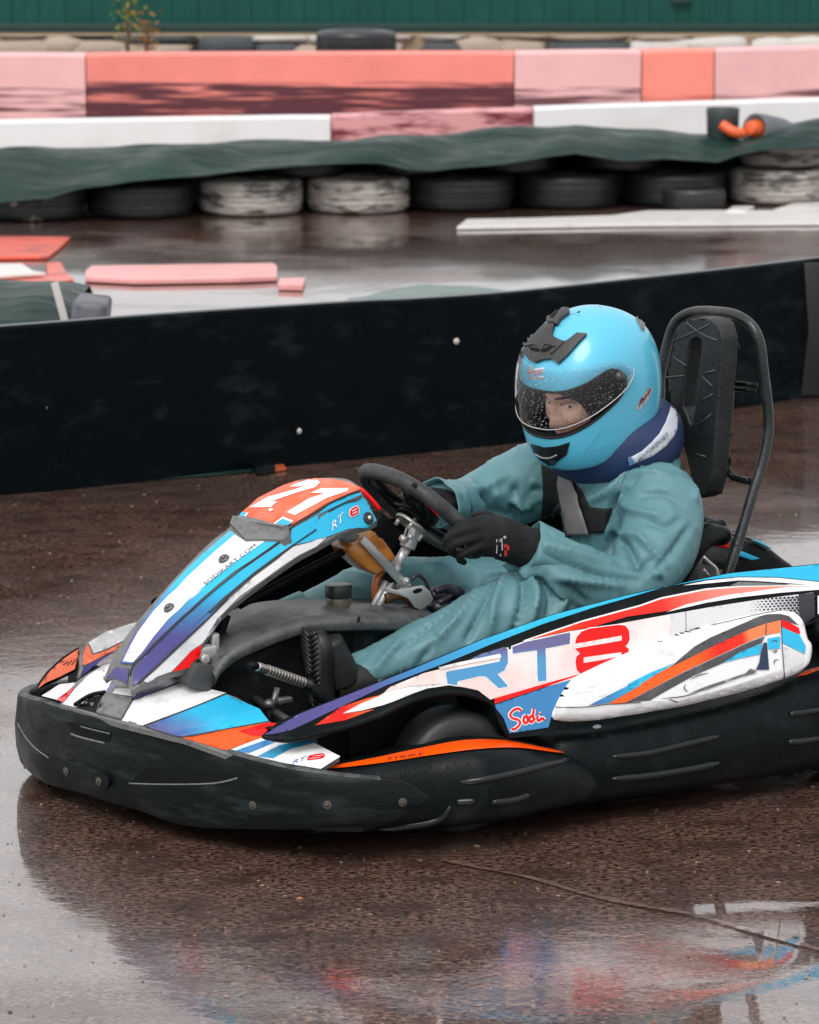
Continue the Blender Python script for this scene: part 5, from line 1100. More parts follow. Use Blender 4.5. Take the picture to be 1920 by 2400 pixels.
mk('pad_groove', *join(pg((247, 352), (330, 315), (420, 275), (485, 238)), pg((330, 230), (400, 285), (460, 320), (540, 352)), pg((235, 470), (325, 530)), pg((180, 612), (310, 600)), pg((445, 582), (525, 565)), pg((440, 610), (510, 675)), pg((430, 780), (510, 730)), pg((410, 950), (500, 870)), pg((390, 1150), (460, 1168))), mat('pad_groove_line', (.07, .075, .075), .5), pad)
mk('pad_bracket', *join(tube(cr([L(*zR(q)[0], y=-.07) for q in ((640, 235), (660, 330), (690, 420))], 3), .006, 8), cyl(L(*zR((670, 655))[0], y=-.10), L(*zR((820, 668))[0], y=-.15), .006, 10), cyl(L(*zR((670, 695))[0], y=-.10), L(*zR((812, 708))[0], y=-.15), .0045, 10),
   tube(cr([L(*zR(q)[0], y=yy) for q, yy in (((650, 500), -.09), ((632, 850), -.1), ((612, 1000), -.10), ((598, 1150), -.10), ((606, 1240), -.10), ((640, 1300), -.11), ((690, 1325), -.13), ((770, 1342), -.165))], 4), .0082, 12), cyl(L(*zR((560, 1200))[0], y=-.07), L(*zR((600, 1200))[0], y=-.10), .018, 12, bev=.003)), M_BLK, hoop)
# ---- engine cover and far parts behind the seat
eng = mk('engine_cover', *plate(zR((620, 1900), (690, 1850), (722, 1792), (800, 1752), (850, 1762), (905, 1800), (960, 1832), (1010, 1880), (1110, 1945), (1150, 2060), (600, 2080)), 'y', .30, .52, .02, seg=3), M_BLK, kart); autosm(eng, 50)
mk('stripe', *plate(zR((695, 1842), (722, 1836), (845, 1885), (790, 1896), (700, 1868)), 'y', .285, .300, .001), M_CY, eng); mk('stripe', *plate(zR((798, 1757), (838, 1760), (945, 1822), (900, 1806)), 'y', .285, .300, .001), M_CY, eng)
mk('air_box', *plate(zR((380, 1660), (500, 1640), (600, 1700), (608, 1730), (480, 1790), (420, 1840), (330, 1980), (250, 2080), (200, 2080), (260, 1900)), 'y', .12, .26, .02, seg=3), M_BLK, kart)
mk('red_guard', *plate(zR((480, 1782), (600, 1742), (640, 1762), (626, 1815), (500, 1800)), 'y', .20, .28, .004), M_RD, kart)
mk('bent_rod', *join(tube(cr(LP(zR((445, 1872), (490, 1915), (535, 1955), (548, 2010)), y=-.28), 3), .0042, 8), tube(cr(LP(zR((445, 1960), (480, 2005)), y=-.26), 3), .004, 8)), M_MET, kart)
mk('rear_block', *box(Vector((1.70, -.02, .24)), (.26, .62, .22), bev=.02), M_DRK, kart)
# far front corner: orange wheel guard tip and pale cover, seen over the bumper
fwg = grid(lambda x, z: (x, .36 + .55 * (z - .17) + .08 * x, z), np.linspace(-.2, 1.2, 40), np.linspace(-.1, .6, 40)); fw_bvh = bvh(fwg)
M_FOR = mat('far_orange', (.92, .20, .10), .4, coat=.2, var=(30, (.70, .10, .05), .5, .7))
fg = mk('far_guard_top', *decal(zA((150, 1030), (165, 990), (205, 935), (265, 880), (330, 838), (334, 870), (322, 940), (250, 975), (190, 1000)), fw_bvh, 0, 10, 0, .012), M_BLK, kart)
mk('sticker', *decal(zA((158, 1015), (175, 985), (212, 938), (268, 888), (328, 848), (326, 880), (314, 932), (250, 965), (190, 990)), fw_bvh, .002, 10), M_FOR, fg)
mk('marking', *strokes(fw_bvh, [zA((245, 905), (268, 898)), zA((262, 915), (285, 900)), zA((280, 918), (300, 895)), zA((298, 915), (318, 890))], 3, .004, True), mat('brown_ink', (.12, .05, .04), .5), fg)
fe = mk('far_front_wing', *decal(zA((312, 985), (325, 935), (322, 880), (340, 835), (420, 785), (520, 752), (585, 735), (575, 780), (500, 840), (410, 905), (330, 975)), fw_bvh, .02, 10, 0, .012), M_GRY, kart)
mk('sticker', *decal(zA((330, 922), (335, 872), (352, 838), (372, 885), (440, 862), (505, 828), (470, 862), (340, 927)), fw_bvh, .022, 8), M_FOR, fe)
mk('sticker', *decal(zA((355, 832), (430, 787), (520, 757), (578, 740), (570, 768), (500, 824), (440, 855), (378, 878)), fw_bvh, .022, 8), M_WHD, fe)
mk('sticker', *decal(zA((320, 978), (336, 932), (470, 867), (500, 847), (410, 908)), fw_bvh, .022, 8), M_PU, fe)
# unseen belly sheet behind the bumper, added to block the sky's reflection
bel = [Vector((p.x + .02, p.y, .075)) for p in BPL if p.x < .5 and abs(p.y) < .66]; nb_ = len(bel)
mk('added_belly_pan', [*bel, Vector((.62, -.5, .06)), Vector((.62, .5, .06)), *[v + Vector((0, 0, .012)) for v in bel], Vector((.62, -.5, .072)), Vector((.62, .5, .072))], [tuple(range(nb_ + 2)), tuple(range(nb_ + 2, 2 * nb_ + 4))[::-1]] + [(i, (i + 1) % (nb_ + 2), (i + 1) % (nb_ + 2) + nb_ + 2, i + nb_ + 2) for i in range(nb_ + 2)], M_DRK, kart, smooth=False)
mk('front_bulkhead', *box(Vector((.22, .12, .16)), (.02, .80, .16), bev=.004), M_DRK, kart)
mk('seat_bolster', *tube(cr([L(1555, 1410, y=-.18), L(1588, 1338, y=-.19), L(1622, 1284, y=-.19), L(1660, 1254, y=-.18), L(1698, 1256, y=-.16)], 5), [.03, .031, .032, .033, .033, .033, .033, .033, .033, .033, .033, .032, .031, .03, .03, .029, .028, .027, .026, .025, .022], 14), M_BLK, seat)
# ================================================================== DRIVER
driver = thing('person', 'driver in a wet teal rain suit and sky blue helmet, leaning over the steering wheel', 'person', KART, (1.40, 0, .14))
def V3(*a): return Vector(a)
def ell(c, rx, ry, n=28, sq=2.2):
    o = []
    for a in np.linspace(0, 2 * math.pi, n, endpoint=False):
        ca, sa = math.cos(a), math.sin(a); o.append(Vector(c) + Vector((math.copysign(abs(ca) ** (2 / sq), ca) * rx, math.copysign(abs(sa) ** (2 / sq), sa) * ry, 0)))
    return o
tor = [((1.43, 0, .17), .13, .16), ((1.43, 0, .24), .14, .17), ((1.44, 0, .34), .13, .165), ((1.435, 0, .45), .13, .165), ((1.42, 0, .55), .13, .175), ((1.415, 0, .625), .12, .168), ((1.435, 0, .675), .12, .135), ((1.43, 0, .70), .105, .11)]
body_parts = [loft([ell(c, a, b) for c, a, b in tor])]
def limb(P, n=5, seg=18):
    Q = cr([Vector((*p, r)) if False else Vector(p) for p in [(a[0], a[1], a[2]) for a in P]], n); rr = [p.x for p in cr([Vector((a[3], 0, 0)) for a in P], n)]; return tube(Q, rr, seg)
NARM = [(1.41, -.12, .60, .095), (1.415, -.175, .595, .096), (1.385, -.225, .545, .092), (1.325, -.265, .485, .088), (1.26, -.285, .438, .081), (1.19, -.278, .438, .077), (1.12, -.25, .475, .074), (1.065, -.225, .515, .063), (1.035, -.212, .532, .060)]
FARM = [(1.40, .13, .62, .10), (1.37, .20, .62, .10), (1.30, .26, .585, .092), (1.225, .285, .555, .084), (1.16, .27, .545, .074), (1.09, .22, .56, .064), (1.03, .18, .575, .058)]
NLEG = [(1.42, -.09, .26, .13), (1.30, -.13, .29, .13), (1.16, -.17, .335, .122), (1.05, -.195, .36, .112), (.985, -.20, .365, .106), (.90, -.185, .345, .096), (.80, -.165, .315, .084), (.71, -.145, .285, .070), (.655, -.135, .262, .063), (.618, -.130, .25, .060)]
FLEG = [(1.42, .09, .26, .13), (1.28, .13, .29, .125), (1.12, .165, .34, .11)] + [(*L(X, Y, y=y), r) for X, Y, y, r in ((1010, 1400, .17, .096), (905, 1398, .17, .084), (800, 1420, .17, .078), (700, 1466, .165, .068))]
body_parts += [limb(NARM), limb(FARM), limb(NLEG), limb(FLEG)]
BV, BF, BN = rmesh(body_parts, .0075, 5)
b0 = bvh((BV, BF))
VA = np.array([tuple(v) for v in BV]); NA = np.array([tuple(n) for n in BN]); D = np.zeros(len(VA))
def fold(pts, amp, wd, z=None):
    """A crease or ridge of the cloth along a line on its surface."""
    q = cr((z or (lambda a: a))(pts) if z else pts, 6); P = [hit(b0, *p)[0] for p in q]; P = np.array([tuple(p) for p in P if p is not None])
    if len(P) < 2: return
    d2 = np.min(((VA[:, None, :] - P[None, :, :]) ** 2).sum(2), 1); global D
    k = np.linspace(0, 1, len(P)); idx = np.argmin(((VA[:, None, :] - P[None, :, :]) ** 2).sum(2), 1); fade = np.sin(np.pi * np.clip(.12 + .76 * k[idx], 0, 1))
    D += 1.7 * amp * fade * np.exp(-d2 / (wd * .85) ** 2)
# thigh and knee: folds fanning down from the top of the knee
for pts, a, w_ in [([(1165, 1362), (1140, 1400), (1108, 1470), (1095, 1500)], -.013, .009), ([(1185, 1350), (1160, 1410), (1150, 1480)], .012, .012), ([(1215, 1348), (1225, 1400), (1195, 1500)], -.014, .009), ([(1235, 1345), (1255, 1400), (1240, 1470)], .013, .012),
    ([(1260, 1350), (1290, 1400), (1282, 1450)], -.013, .009), ([(1290, 1360), (1320, 1400), (1310, 1440)], .011, .011), ([(1120, 1380), (1070, 1450), (1000, 1520)], .010, .012), ([(1090, 1385), (1020, 1455), (930, 1530)], -.008, .012),
    ([(1020, 1500), (980, 1560)], -.008, .009), ([(1330, 1370), (1370, 1410)], -.012, .010), ([(940, 1500), (880, 1570)], .008, .010), ([(1000, 1560), (900, 1600), (850, 1600)], -.01, .009), ([(1140, 1345), (1200, 1338), (1270, 1345)], .008, .012)]: fold(pts, a, w_)
# near sleeve
for pts, a, w_ in [(((850, 370), (900, 400), (940, 455), (1000, 520)), -.016, .011), (((880, 370), (960, 375), (990, 400), (1080, 490)), .014, .010), (((560, 340), (640, 390), (760, 430), (830, 440)), -.009, .010), (((860, 370), (840, 400), (845, 440)), -.014, .010),
    (((560, 470), (680, 500), (800, 540), (960, 560)), -.012, .013), (((540, 400), (700, 440), (830, 480)), .008, .013), (((600, 540), (750, 560), (900, 575)), .010, .012), (((1000, 300), (1080, 330), (1140, 300)), -.010, .012), (((900, 230), (960, 270), (1050, 280)), .010, .012),
    (((1050, 500), (1120, 420), (1180, 330)), -.010, .011), (((980, 200), (1060, 190), (1150, 230)), -.010, .011), (((830, 330), (850, 260), (880, 200)), -.012, .010), (((1180, 60), (1210, 130), (1200, 220)), .008, .012), (((960, 60), (1060, 50), (1140, 60)), -.012, .010),
    (((900, 120), (1000, 100), (1100, 110)), .009, .012), (((1020, 520), (1060, 540)), .012, .010), (((880, 480), (960, 500), (1020, 470)), -.010, .009)]: fold(list(pts), a, w_, zB)
# far sleeve
for pts, a, w_ in [(((550, 350), (620, 430), (700, 560)), -.014, .009), (((470, 280), (560, 300), (640, 250), (800, 150)), .008, .012), (((900, 240), (890, 300), (900, 360)), -.010, .010), (((870, 430), (930, 460), (1000, 500), (1040, 440)), .012, .010), (((1060, 240), (1080, 220)), .010, .008),
    (((700, 460), (760, 540), (830, 600)), -.014, .010), (((850, 440), (900, 540), (940, 620)), -.014, .012), (((1000, 500), (1020, 570), (1000, 640)), -.014, .012), (((1150, 320), (1100, 300), (1060, 330)), -.008, .009), (((600, 330), (700, 350), (800, 330)), .007, .012)]: fold(list(pts), a, w_, zG)
# collar and shoulder
for pts, a, w_ in [(((1040, 830), (1100, 830), (1180, 830), (1240, 880)), -.016, .010), (((720, 1000), (800, 960), (900, 900), (1000, 870)), -.012, .010), (((740, 1040), (840, 990), (900, 930)), .010, .010), (((850, 1080), (880, 1020), (960, 930)), -.010, .010), (((1060, 790), (1110, 800), (1180, 760)), .012, .012)]: fold(list(pts), a, w_, zC)
out = []
for i, v in enumerate(BV):
    q = Vector(v); r1 = 1 - abs(noise.noise(Vector((q.x * 11, q.y * 11, q.z * 6.5)))) * 2; r2 = 1 - abs(noise.noise(Vector((q.x * 24 + 3, q.y * 24, q.z * 17)))) * 2; lo = noise.noise(q * 5)
    out.append(q + BN[i] * (float(D[i]) + .0045 * r1 ** 5 + .0008 * r2 ** 3 + .010 * lo - .002))
BV = out; body_bvh = bvh((BV, BF))
body = mk('rain_suit_body', BV, BF, M_SUIT, driver)
mk('shirt', *decal([(1270, 1085), (1300, 1105), (1345, 1130), (1362, 1146), (1383, 1188), (1420, 1192), (1434, 1190), (1424, 1222), (1416, 1248), (1350, 1250), (1280, 1300), (1262, 1290), (1266, 1230), (1275, 1150)], body_bvh, .004, 8, 0, .006, keep=lambda v: v.x > 1.215), M_VEST, driver)
def band(px, off, wd, name, mtl, parent, B, th=.002):
    P = [hit(B, *p) for p in cr(px, 4)]; V = []
    return None
mk('belt', *decal([(1312, 1108), (1346, 1120), (1366, 1180), (1388, 1250), (1340, 1252), (1326, 1180)], body_bvh, .014, 8, 0, .004, keep=lambda v: v.x > 1.2), M_BELT, driver)
mk('shirt_badge', *strokes(body_bvh, [zG((1250, 560), (1300, 480), (1400, 440))], 6, .007), mat('grey_piping', (.06, .06, .065), .6), driver)
# cuffs: stiff, slightly flared sleeve ends
def cuff(c, ax, r, nm='cuff'):
    ax = Vector(ax).normalized(); u = ax.cross(Vector((0, 0, 1))).normalized(); w_ = ax.cross(u); rg_ = []
    for k, rr in ((-.045, r * .98), (-.02, r * 1.03), (0, r * 1.06), (.018, r * 1.10), (.020, r * 1.06), (.0, r * .95), (-.03, r * .85)):
        rg_.append([Vector(c) + ax * k + (u * math.cos(a) + w_ * math.sin(a)) * rr * (1 + .07 * math.sin(3 * a + r * 90) + .04 * math.sin(7 * a)) for a in np.linspace(0, 6.2832, 36, endpoint=False)])
    return mk(nm, *loft(rg_, caps=False), M_SUIT, driver)
cuff((1.045, -.213, .528), (-.6, .2, .25), .057); cuff((1.025, .178, .577), (-.6, -.3, .15), .055)
cuff((.622, -.131, .252), (-.8, .1, -.35), .062); cuff(L(694, 1470, y=.165), (-.8, 0, -.35), .066)
mk('cuff_flap', *plate(zG((770, 1060), (845, 1010), (980, 1040), (1010, 1150), (985, 1165), (930, 1120), (840, 1130)), 'y', -.20, -.197, 0), M_SUIT, driver)
# ---- gloves
def glove(parts, name, vox=.0042):
    V, F, N = rmesh(parts, vox, 3); V = [v + N[i] * (.0012 * noise.noise(v * 60) + .0010 * noise.noise(v * 140)) for i, v in enumerate(V)]
    return mk(name, V, F, M_GLV, driver), bvh((V, F))
def chain(pts, r): 
    P = [L(X, Y, y=y) for X, Y, y in pts]; n = 5; Q = cr(P, n); m = len(Q); return tube(Q, [r[0] + (r[1] - r[0]) * i / (m - 1) for i in range(m)], 12)
gl, gl_bvh = glove([
    loft([[L(X, Y, y=y) + Vector((0, math.sin(a) * ry, 0)) + Vector((0.25, 0, 1)).normalized() * math.cos(a) * rz for a in np.linspace(0, 6.2832, 20, endpoint=False)] for X, Y, y, ry, rz in
        [(1262, 1290, -.215, .040, .050), (1235, 1283, -.212, .036, .047), (1200, 1270, -.205, .036, .049), (1165, 1258, -.20, .036, .050), (1130, 1250, -.192, .032, .044), (1108, 1246, -.184, .024, .034)]]),
    chain([(1135, 1222, -.19), (1098, 1226, -.19), (1068, 1240, -.175), (1056, 1258, -.15), (1070, 1268, -.128)], (.0125, .0085)),
    chain([(1128, 1238, -.20), (1088, 1244, -.20), (1056, 1256, -.185), (1046, 1274, -.16), (1060, 1284, -.135)], (.0130, .0088)),
    chain([(1128, 1256, -.205), (1092, 1266, -.205), (1064, 1276, -.19), (1056, 1292, -.165), (1070, 1300, -.145)], (.0125, .0085)),
    chain([(1134, 1276, -.208), (1104, 1290, -.205), (1082, 1300, -.19), (1078, 1312, -.17), (1090, 1318, -.152)], (.0115, .0078)),
    chain([(1180, 1236, -.185), (1150, 1214, -.165), (1126, 1208, -.145), (1104, 1218, -.125)], (.0155, .0095))], 'glove')
mk('glove_print', *strokes(gl_bvh, [zG((790, 838), (800, 960)), zG((815, 850), (825, 900))], 6.5, .0018), mat('red_print', (.55, .04, .03), .6), gl)
mk('glove_print', *join(*[strokes(gl_bvh, [zG(p, q)], 2.4, .0018) for p, q in (((708, 790), (706, 820)), ((742, 790), (748, 960)), ((757, 780), (764, 900)), ((712, 850), (708, 930)), ((775, 765), (800, 765)), ((778, 778), (802, 780)))]), mat('white_print', (.5, .52, .55), .6), gl)
mk('glove_print', *strokes(gl_bvh, [zG((690, 970), (660, 972), (658, 995), (680, 998))], 2.6, .0018), mat('white_print', (.5, .52, .55), .6), gl)
glf, _ = glove([
    loft([[L(X, Y, y=y) + Vector((0, math.sin(a) * ry, 0)) + Vector((0, 0, 1)) * math.cos(a) * rz for a in np.linspace(0, 6.2832, 18, endpoint=False)] for X, Y, y, ry, rz in
        [(1092, 1190, .18, .034, .028), (1060, 1176, .18, .038, .026), (1025, 1166, .178, .036, .024), (1000, 1162, .172, .028, .018)]]),
    chain([(1030, 1166, .15), (990, 1156, .14), (962, 1166, .13), (955, 1186, .125)], (.0118, .0082)), chain([(1026, 1164, .17), (984, 1156, .162), (955, 1168, .152), (950, 1188, .145)], (.0120, .0084)),
    chain([(1022, 1164, .188), (982, 1158, .182), (954, 1172, .172), (950, 1190, .165)], (.0115, .0082)), chain([(1024, 1168, .205), (990, 1164, .20), (966, 1178, .19), (962, 1194, .182)], (.0105, .0076)),
    chain([(1066, 1186, .155), (1036, 1192, .135), (1010, 1196, .125)], (.014, .009))], 'glove')
# ---- boots
M_BOOT = mat('black_boot', (.012, .013, .014), .5, bump=[(60, .4, .003)])
M_SOLE = mat('boot_sole', (.022, .025, .026), .5, bump=[(120, .4, .002)])
def boot(hx, hz, tx, tz, y, depth):
    """Sole seen from the front: heel (hx,hz) up to toe (tx,tz)."""
    h, t_ = Vector((hx, y, hz)), Vector((tx, y, tz)); a = (t_ - h); ln = a.length; a.normalize(); n = Vector((a.z, 0, -a.x)); n = -n if n.x > 0 else n; yv = Vector((0, 1, 0)); rg_ = []
    prof = [(0, .022), (.03, .032), (.15, .036), (.35, .034), (.5, .036), (.7, .045), (.85, .044), (.95, .034), (1.0, .018)]
    outl = [h + a * ln * k + yv * w_ for k, w_ in prof] + [h + a * ln * k - yv * w_ for k, w_ in prof[::-1]]
    b = mk('boot', *join(loft([[p + n * .0 for p in outl], [p + n * -.028 for p in outl]]), limb([(*(h + a * ln * .85 - n * .04), .034), (*(h + a * ln * .55 - n * .055), .042), (*(h + a * ln * .3 - n * .07), .044)]), limb([(*(h + a * ln * .25 - n * .045), .036), (*(h + a * ln * .25 - n * .09), .045), (*(h + a * ln * .22 - n * .14), .046)])), M_BOOT, driver)
    lug = []
    for k in np.linspace(.06, .95, 15):
        w_ = interp([p[0] for p in prof], [p[1] for p in prof], k) * .86
        for s in (-1, 1):
            c = h + a * ln * k; u = (yv * s * .8 + a * .45).normalized(); p0 = c + yv * s * .004; p1 = p0 + u * w_; q = a * .0042
            lug.append(loft([[p0 - q, p0 + q, p0 + q + n * .007, p0 - q + n * .007], [p1 - q, p1 + q, p1 + q + n * .007, p1 - q + n * .007]]))
    mk('sole', *join(loft([[p for p in outl], [p + n * .004 for p in outl]]), *lug), M_SOLE, b); return b
hN = L(745, 1668, y=-.15); tN = L(728, 1482, y=-.15); boot(hN.x, hN.z, tN.x, tN.z, -.15, .1)
boot(.43, .14, .40, .38, .165, .1)
# ---- helmet
HC = L(1378, 893, y=0); yaw = R(13); pit = R(19)
fx = Vector((-math.cos(yaw) * math.cos(pit), -math.sin(yaw) * math.cos(pit), -math.sin(pit))); ly = Vector((math.sin(yaw), -math.cos(yaw), 0)); uz = fx.cross(ly)
rl = R(-3); ly, uz = ly * math.cos(rl) + uz * math.sin(rl), uz * math.cos(rl) - ly * math.sin(rl)
HS = 1.085
def hp_(p, s=HS): return HC + (fx * p[0] + ly * p[1] + uz * p[2]) * s
HPR = [(-.150, .132, -.080, .092), (-.136, .156, -.112, .108), (-.108, .168, -.143, .120), (-.072, .171, -.163, .127), (-.030, .167, -.174, .131), (.012, .160, -.176, .132), (.052, .146, -.169, .128), (.087, .124, -.152, .118), (.117, .094, -.124, .099), (.141, .058, -.088, .072), (.155, .022, -.05, .04), (.159, -.010, -.018, .005)]
TS = 18.0
def hsurf(az, t, off=0):
    i = max(0, min(len(HPR) - 1.0001, t / TS)); k = int(i); f = i - k; P = [HPR[max(0, min(len(HPR) - 1, k + j))] for j in (-1, 0, 1, 2)]
    z, a, b, w_ = [.5 * (2 * P[1][c] + (P[2][c] - P[0][c]) * f + (2 * P[0][c] - 5 * P[1][c] + 4 * P[2][c] - P[3][c]) * f * f + (P[3][c] + 3 * P[1][c] - P[0][c] - 3 * P[2][c]) * f ** 3) for c in range(4)]
    an = math.radians(az); c_, s_ = math.cos(an), math.sin(an); e = 2 / 2.25
    x = (a if c_ > 0 else -b) * math.copysign(abs(c_) ** e, c_); y = (w_) * math.copysign(abs(s_) ** e, s_)
    if off:
        d = Vector((x, y, (z - .0) * .9)).normalized(); return (x + d.x * off, y + d.y * off, z + d.z * off)
    return (x, y, z)
pu = [(0, 5.85), (18, 5.85), (34, 5.95), (50, 6.15), (64, 6.38), (74, 6.42), (82, 6.12), (86, 5.7), (85, 5.2), (78, 4.75), (64, 4.35), (48, 3.95), (30, 3.62), (14, 3.46), (0, 3.42)]
port = pu + [(-a, b) for a, b in pu[-2:0:-1]]; port = [(a, b * TS) for a, b in port]; port = [tuple(p) for p in cr(port, 4, True)]
tmax = (len(HPR) - 1) * TS - .01
V2, F = cdt([(-180, 0), (180, 0), (180, tmax), (-180, tmax)], [port], 4.2)
outer = [hp_(hsurf(v.x, v.y)) for v in V2]; inner = [hp_(hsurf(v.x, v.y, -.014)) for v in V2]; n_ = len(outer)
ce = {(f[i], f[(i + 1) % len(f)]) for f in F for i in range(len(f))}
helmet = mk('helmet', outer, F, M_HELM, driver)
mk('helmet_lining', inner + outer, [f[::-1] for f in F] + [(b, a, a + n_, b + n_) for a, b in ce if (b, a) not in ce], mat('black_lining', (.010, .011, .012), .8), helmet)
# rubber seal of the port and chin curtain edge
mk('port_seal', *tube([hp_(hsurf(a, b, -.001)) for a, b in port], .0034, 8, closed=True), mat('port_rubber', (.008, .009, .01), .5), helmet)
bot = [hp_(hsurf(a, 0)) for a in np.linspace(-180, 180, 72, endpoint=False)]
mk('neck_roll', *tube([p + (HC - p) * .10 for p in bot], .016, 10, closed=True), mat('navy_lining', (.012, .02, .05), .8), helmet)
h_bvh = bvh((outer, F)); hf_bvh = bvh((lambda W: ([hp_(hsurf(v.x, v.y)) for v in W[0]], W[1]))(cdt([(-180, 0), (180, 0), (180, tmax), (-180, tmax)], (), 5)))
# cheek pads
mk('cheek_pad', *join(*[ball(hp_((.03, s * .095, -.055)), (.075 * HS, .028 * HS, .06 * HS), M=Matrix((fx, ly, uz)).transposed()) for s in (-1, 1)]), mat('cheek_pad_foam', (.012, .013, .015), .8), helmet)
mk('chin_lining', *tube([hp_((.118 * math.cos(a), .098 * math.sin(a), -.098)) for a in np.linspace(-1.3, 1.3, 20)], .016 * HS, 10), mat('grey_chin_foam', (.09, .09, .095), .7), helmet)
# visor
def visor_mat():
    m = bpy.data.materials.new('clear_visor'); m.use_nodes = True; t = m.node_tree; t.nodes.clear(); N = t.nodes.new; K = t.links.new
    tr = N('ShaderNodeBsdfTransparent'); tr.inputs[0].default_value = (.93, .94, .94, 1); gl_ = N('ShaderNodeBsdfGlossy'); gl_.inputs['Roughness'].default_value = .06; gl_.inputs[0].default_value = (1, 1, 1, 1)
    tc = N('ShaderNodeTexCoord'); vo = N('ShaderNodeTexVoronoi'); K(tc.outputs['Object'], vo.inputs[0]); vo.inputs['Scale'].default_value = 230
    nz = N('ShaderNodeTexNoise'); K(tc.outputs['Object'], nz.inputs[0]); nz.inputs['Scale'].default_value = 26
    mr = N('ShaderNodeMapRange'); K(vo.outputs['Distance'], mr.inputs[0]); mr.inputs[1].default_value = .10; mr.inputs[2].default_value = .32; mr.inputs[3].default_value = 1; mr.inputs[4].default_value = 0
    sc_ = N('ShaderNodeSeparateColor'); K(vo.outputs['Color'], sc_.inputs[0]); g = N('ShaderNodeMath'); g.operation = 'ADD'; K(sc_.outputs[0], g.inputs[0]); K(nz.outputs[0], g.inputs[1])
    g2 = N('ShaderNodeMath'); g2.operation = 'GREATER_THAN'; K(g.outputs[0], g2.inputs[0]); g2.inputs[1].default_value = .86
    mu = N('ShaderNodeMath'); mu.operation = 'MULTIPLY'; K(mr.outputs[0], mu.inputs[0]); K(g2.outputs[0], mu.inputs[1])
    bu = N('ShaderNodeBump'); bu.inputs['Strength'].default_value = 1; bu.inputs['Distance'].default_value = .0016; K(mu.outputs[0], bu.inputs['Height']); K(bu.outputs[0], gl_.inputs['Normal'])
    fr = N('ShaderNodeFresnel'); fr.inputs['IOR'].default_value = 1.45; K(bu.outputs[0], fr.inputs['Normal'])
    ad = N('ShaderNodeMath'); ad.operation = 'MULTIPLY_ADD'; ad.use_clamp = True; K(mu.outputs[0], ad.inputs[0]); ad.inputs[1].default_value = .34; K(fr.outputs[0], ad.inputs[2])
    mx = N('ShaderNodeMixShader'); K(ad.outputs[0], mx.inputs[0]); K(tr.outputs[0], mx.inputs[1]); K(gl_.outputs[0], mx.inputs[2]); o = N('ShaderNodeOutputMaterial'); K(mx.outputs[0], o.inputs[0]); return m
vu = [(0, 7.1), (20, 7.1), (40, 7.05), (60, 6.98), (76, 6.85), (86, 6.5), (91, 6.0), (90, 5.5), (82, 5.1), (68, 4.8), (50, 4.45), (30, 4.15), (14, 4.03), (0, 4.0)]
vis = [(a, b * TS) for a, b in vu + [(-a, b) for a, b in vu[-2:0:-1]]]; vis = [tuple(p) for p in cr(vis, 4, True)]
V2, F = cdt(vis, (), 4); visor = mk('visor', [hp_(hsurf(v.x, v.y, .0085)) for v in V2], F, visor_mat(), helmet)
mk('visor_edge', *tube([hp_(hsurf(a, b, .0085)) for a, b in vis if b < 5.9 * TS], .0013, 6), mat('frosted_edge', (.45, .46, .46), .3, coat=.5), helmet)
for s in (-1, 1): mk('visor_pivot', *ball(hp_(hsurf(s * 80, 5.8 * TS, .002)), (.016, .016, .016), 16, 10), mat('smoked_pivot', (.03, .032, .034), .3), helmet)
# vents, stickers
M_VNT = mat('grey_black_vent', (.034, .035, .037), .5, bump=[(90, .4, .002)], var=(30, (.06, .06, .06), .5, .8))
def hd(name, poly, mtl, off, th=0, B=None, step=6, smooth=0, parent=helmet): return autosm(mk(name, *decal(poly, B or hf_bvh, off, step, smooth, th), mtl, parent), 40)
hd('front_vent', zH((180, 632), (205, 560), (225, 470), (262, 440), (300, 375), (315, 378), (295, 450), (335, 440), (400, 360), (430, 340), (505, 345), (480, 430), (495, 465), (600, 512), (640, 490), (715, 430), (805, 437), (745, 500), (620, 640), (540, 715), (480, 668), (400, 675), (320, 705), (270, 680), (240, 630), (195, 612)), M_VNT, .010, .011)
hd('top_vent', zH((440, 262), (495, 200), (640, 205), (640, 240), (560, 300), (530, 350), (440, 335)), M_VNT, .011, .012); hd('vent_slot', zH((535, 215), (560, 215), (500, 300), (470, 300)), M_DRK, .0125); hd('vent_slot', zH((455, 258), (500, 210), (525, 212), (480, 275)), M_DRK, .0125)
hd('vent_slot', zH((280, 560), (375, 585), (370, 612), (300, 600)), M_DRK, .0115); hd('vent_slot', zH((390, 595), (470, 560), (500, 565), (450, 605), (395, 615)), M_DRK, .0115)
mk('vent_ridge', *join(*[tube(hits(hf_bvh, cr(q, 4), .011), .0028, 6) for q in (zH((600, 512), (480, 630)), zH((250, 470), (240, 550), (330, 540), (380, 590)), zH((385, 595), (430, 540), (520, 560)))]), M_VNT, helmet)
hd('chin_vent', zH((268, 1478), (400, 1512), (520, 1500), (640, 1462), (612, 1580), (530, 1640), (495, 1682), (440, 1684), (350, 1620), (300, 1560)), mat('gloss_black_vent', (.008, .009, .010), .3, coat=.4), .003, .004)
mk('chin_slit', *tube(hits(hf_bvh, cr(zH((318, 1570), (380, 1605), (450, 1608), (520, 1580)), 4), .004), .0022, 6), mat('silver_slit', (.35, .36, .36), .3, .6), helmet)
hd('rear_spoiler', zH((1030, 100), (1130, 108), (1230, 160), (1290, 240), (1345, 330), (1342, 402), (1310, 350), (1260, 240), (1180, 150), (1090, 112)), M_GRY, .006, .007)
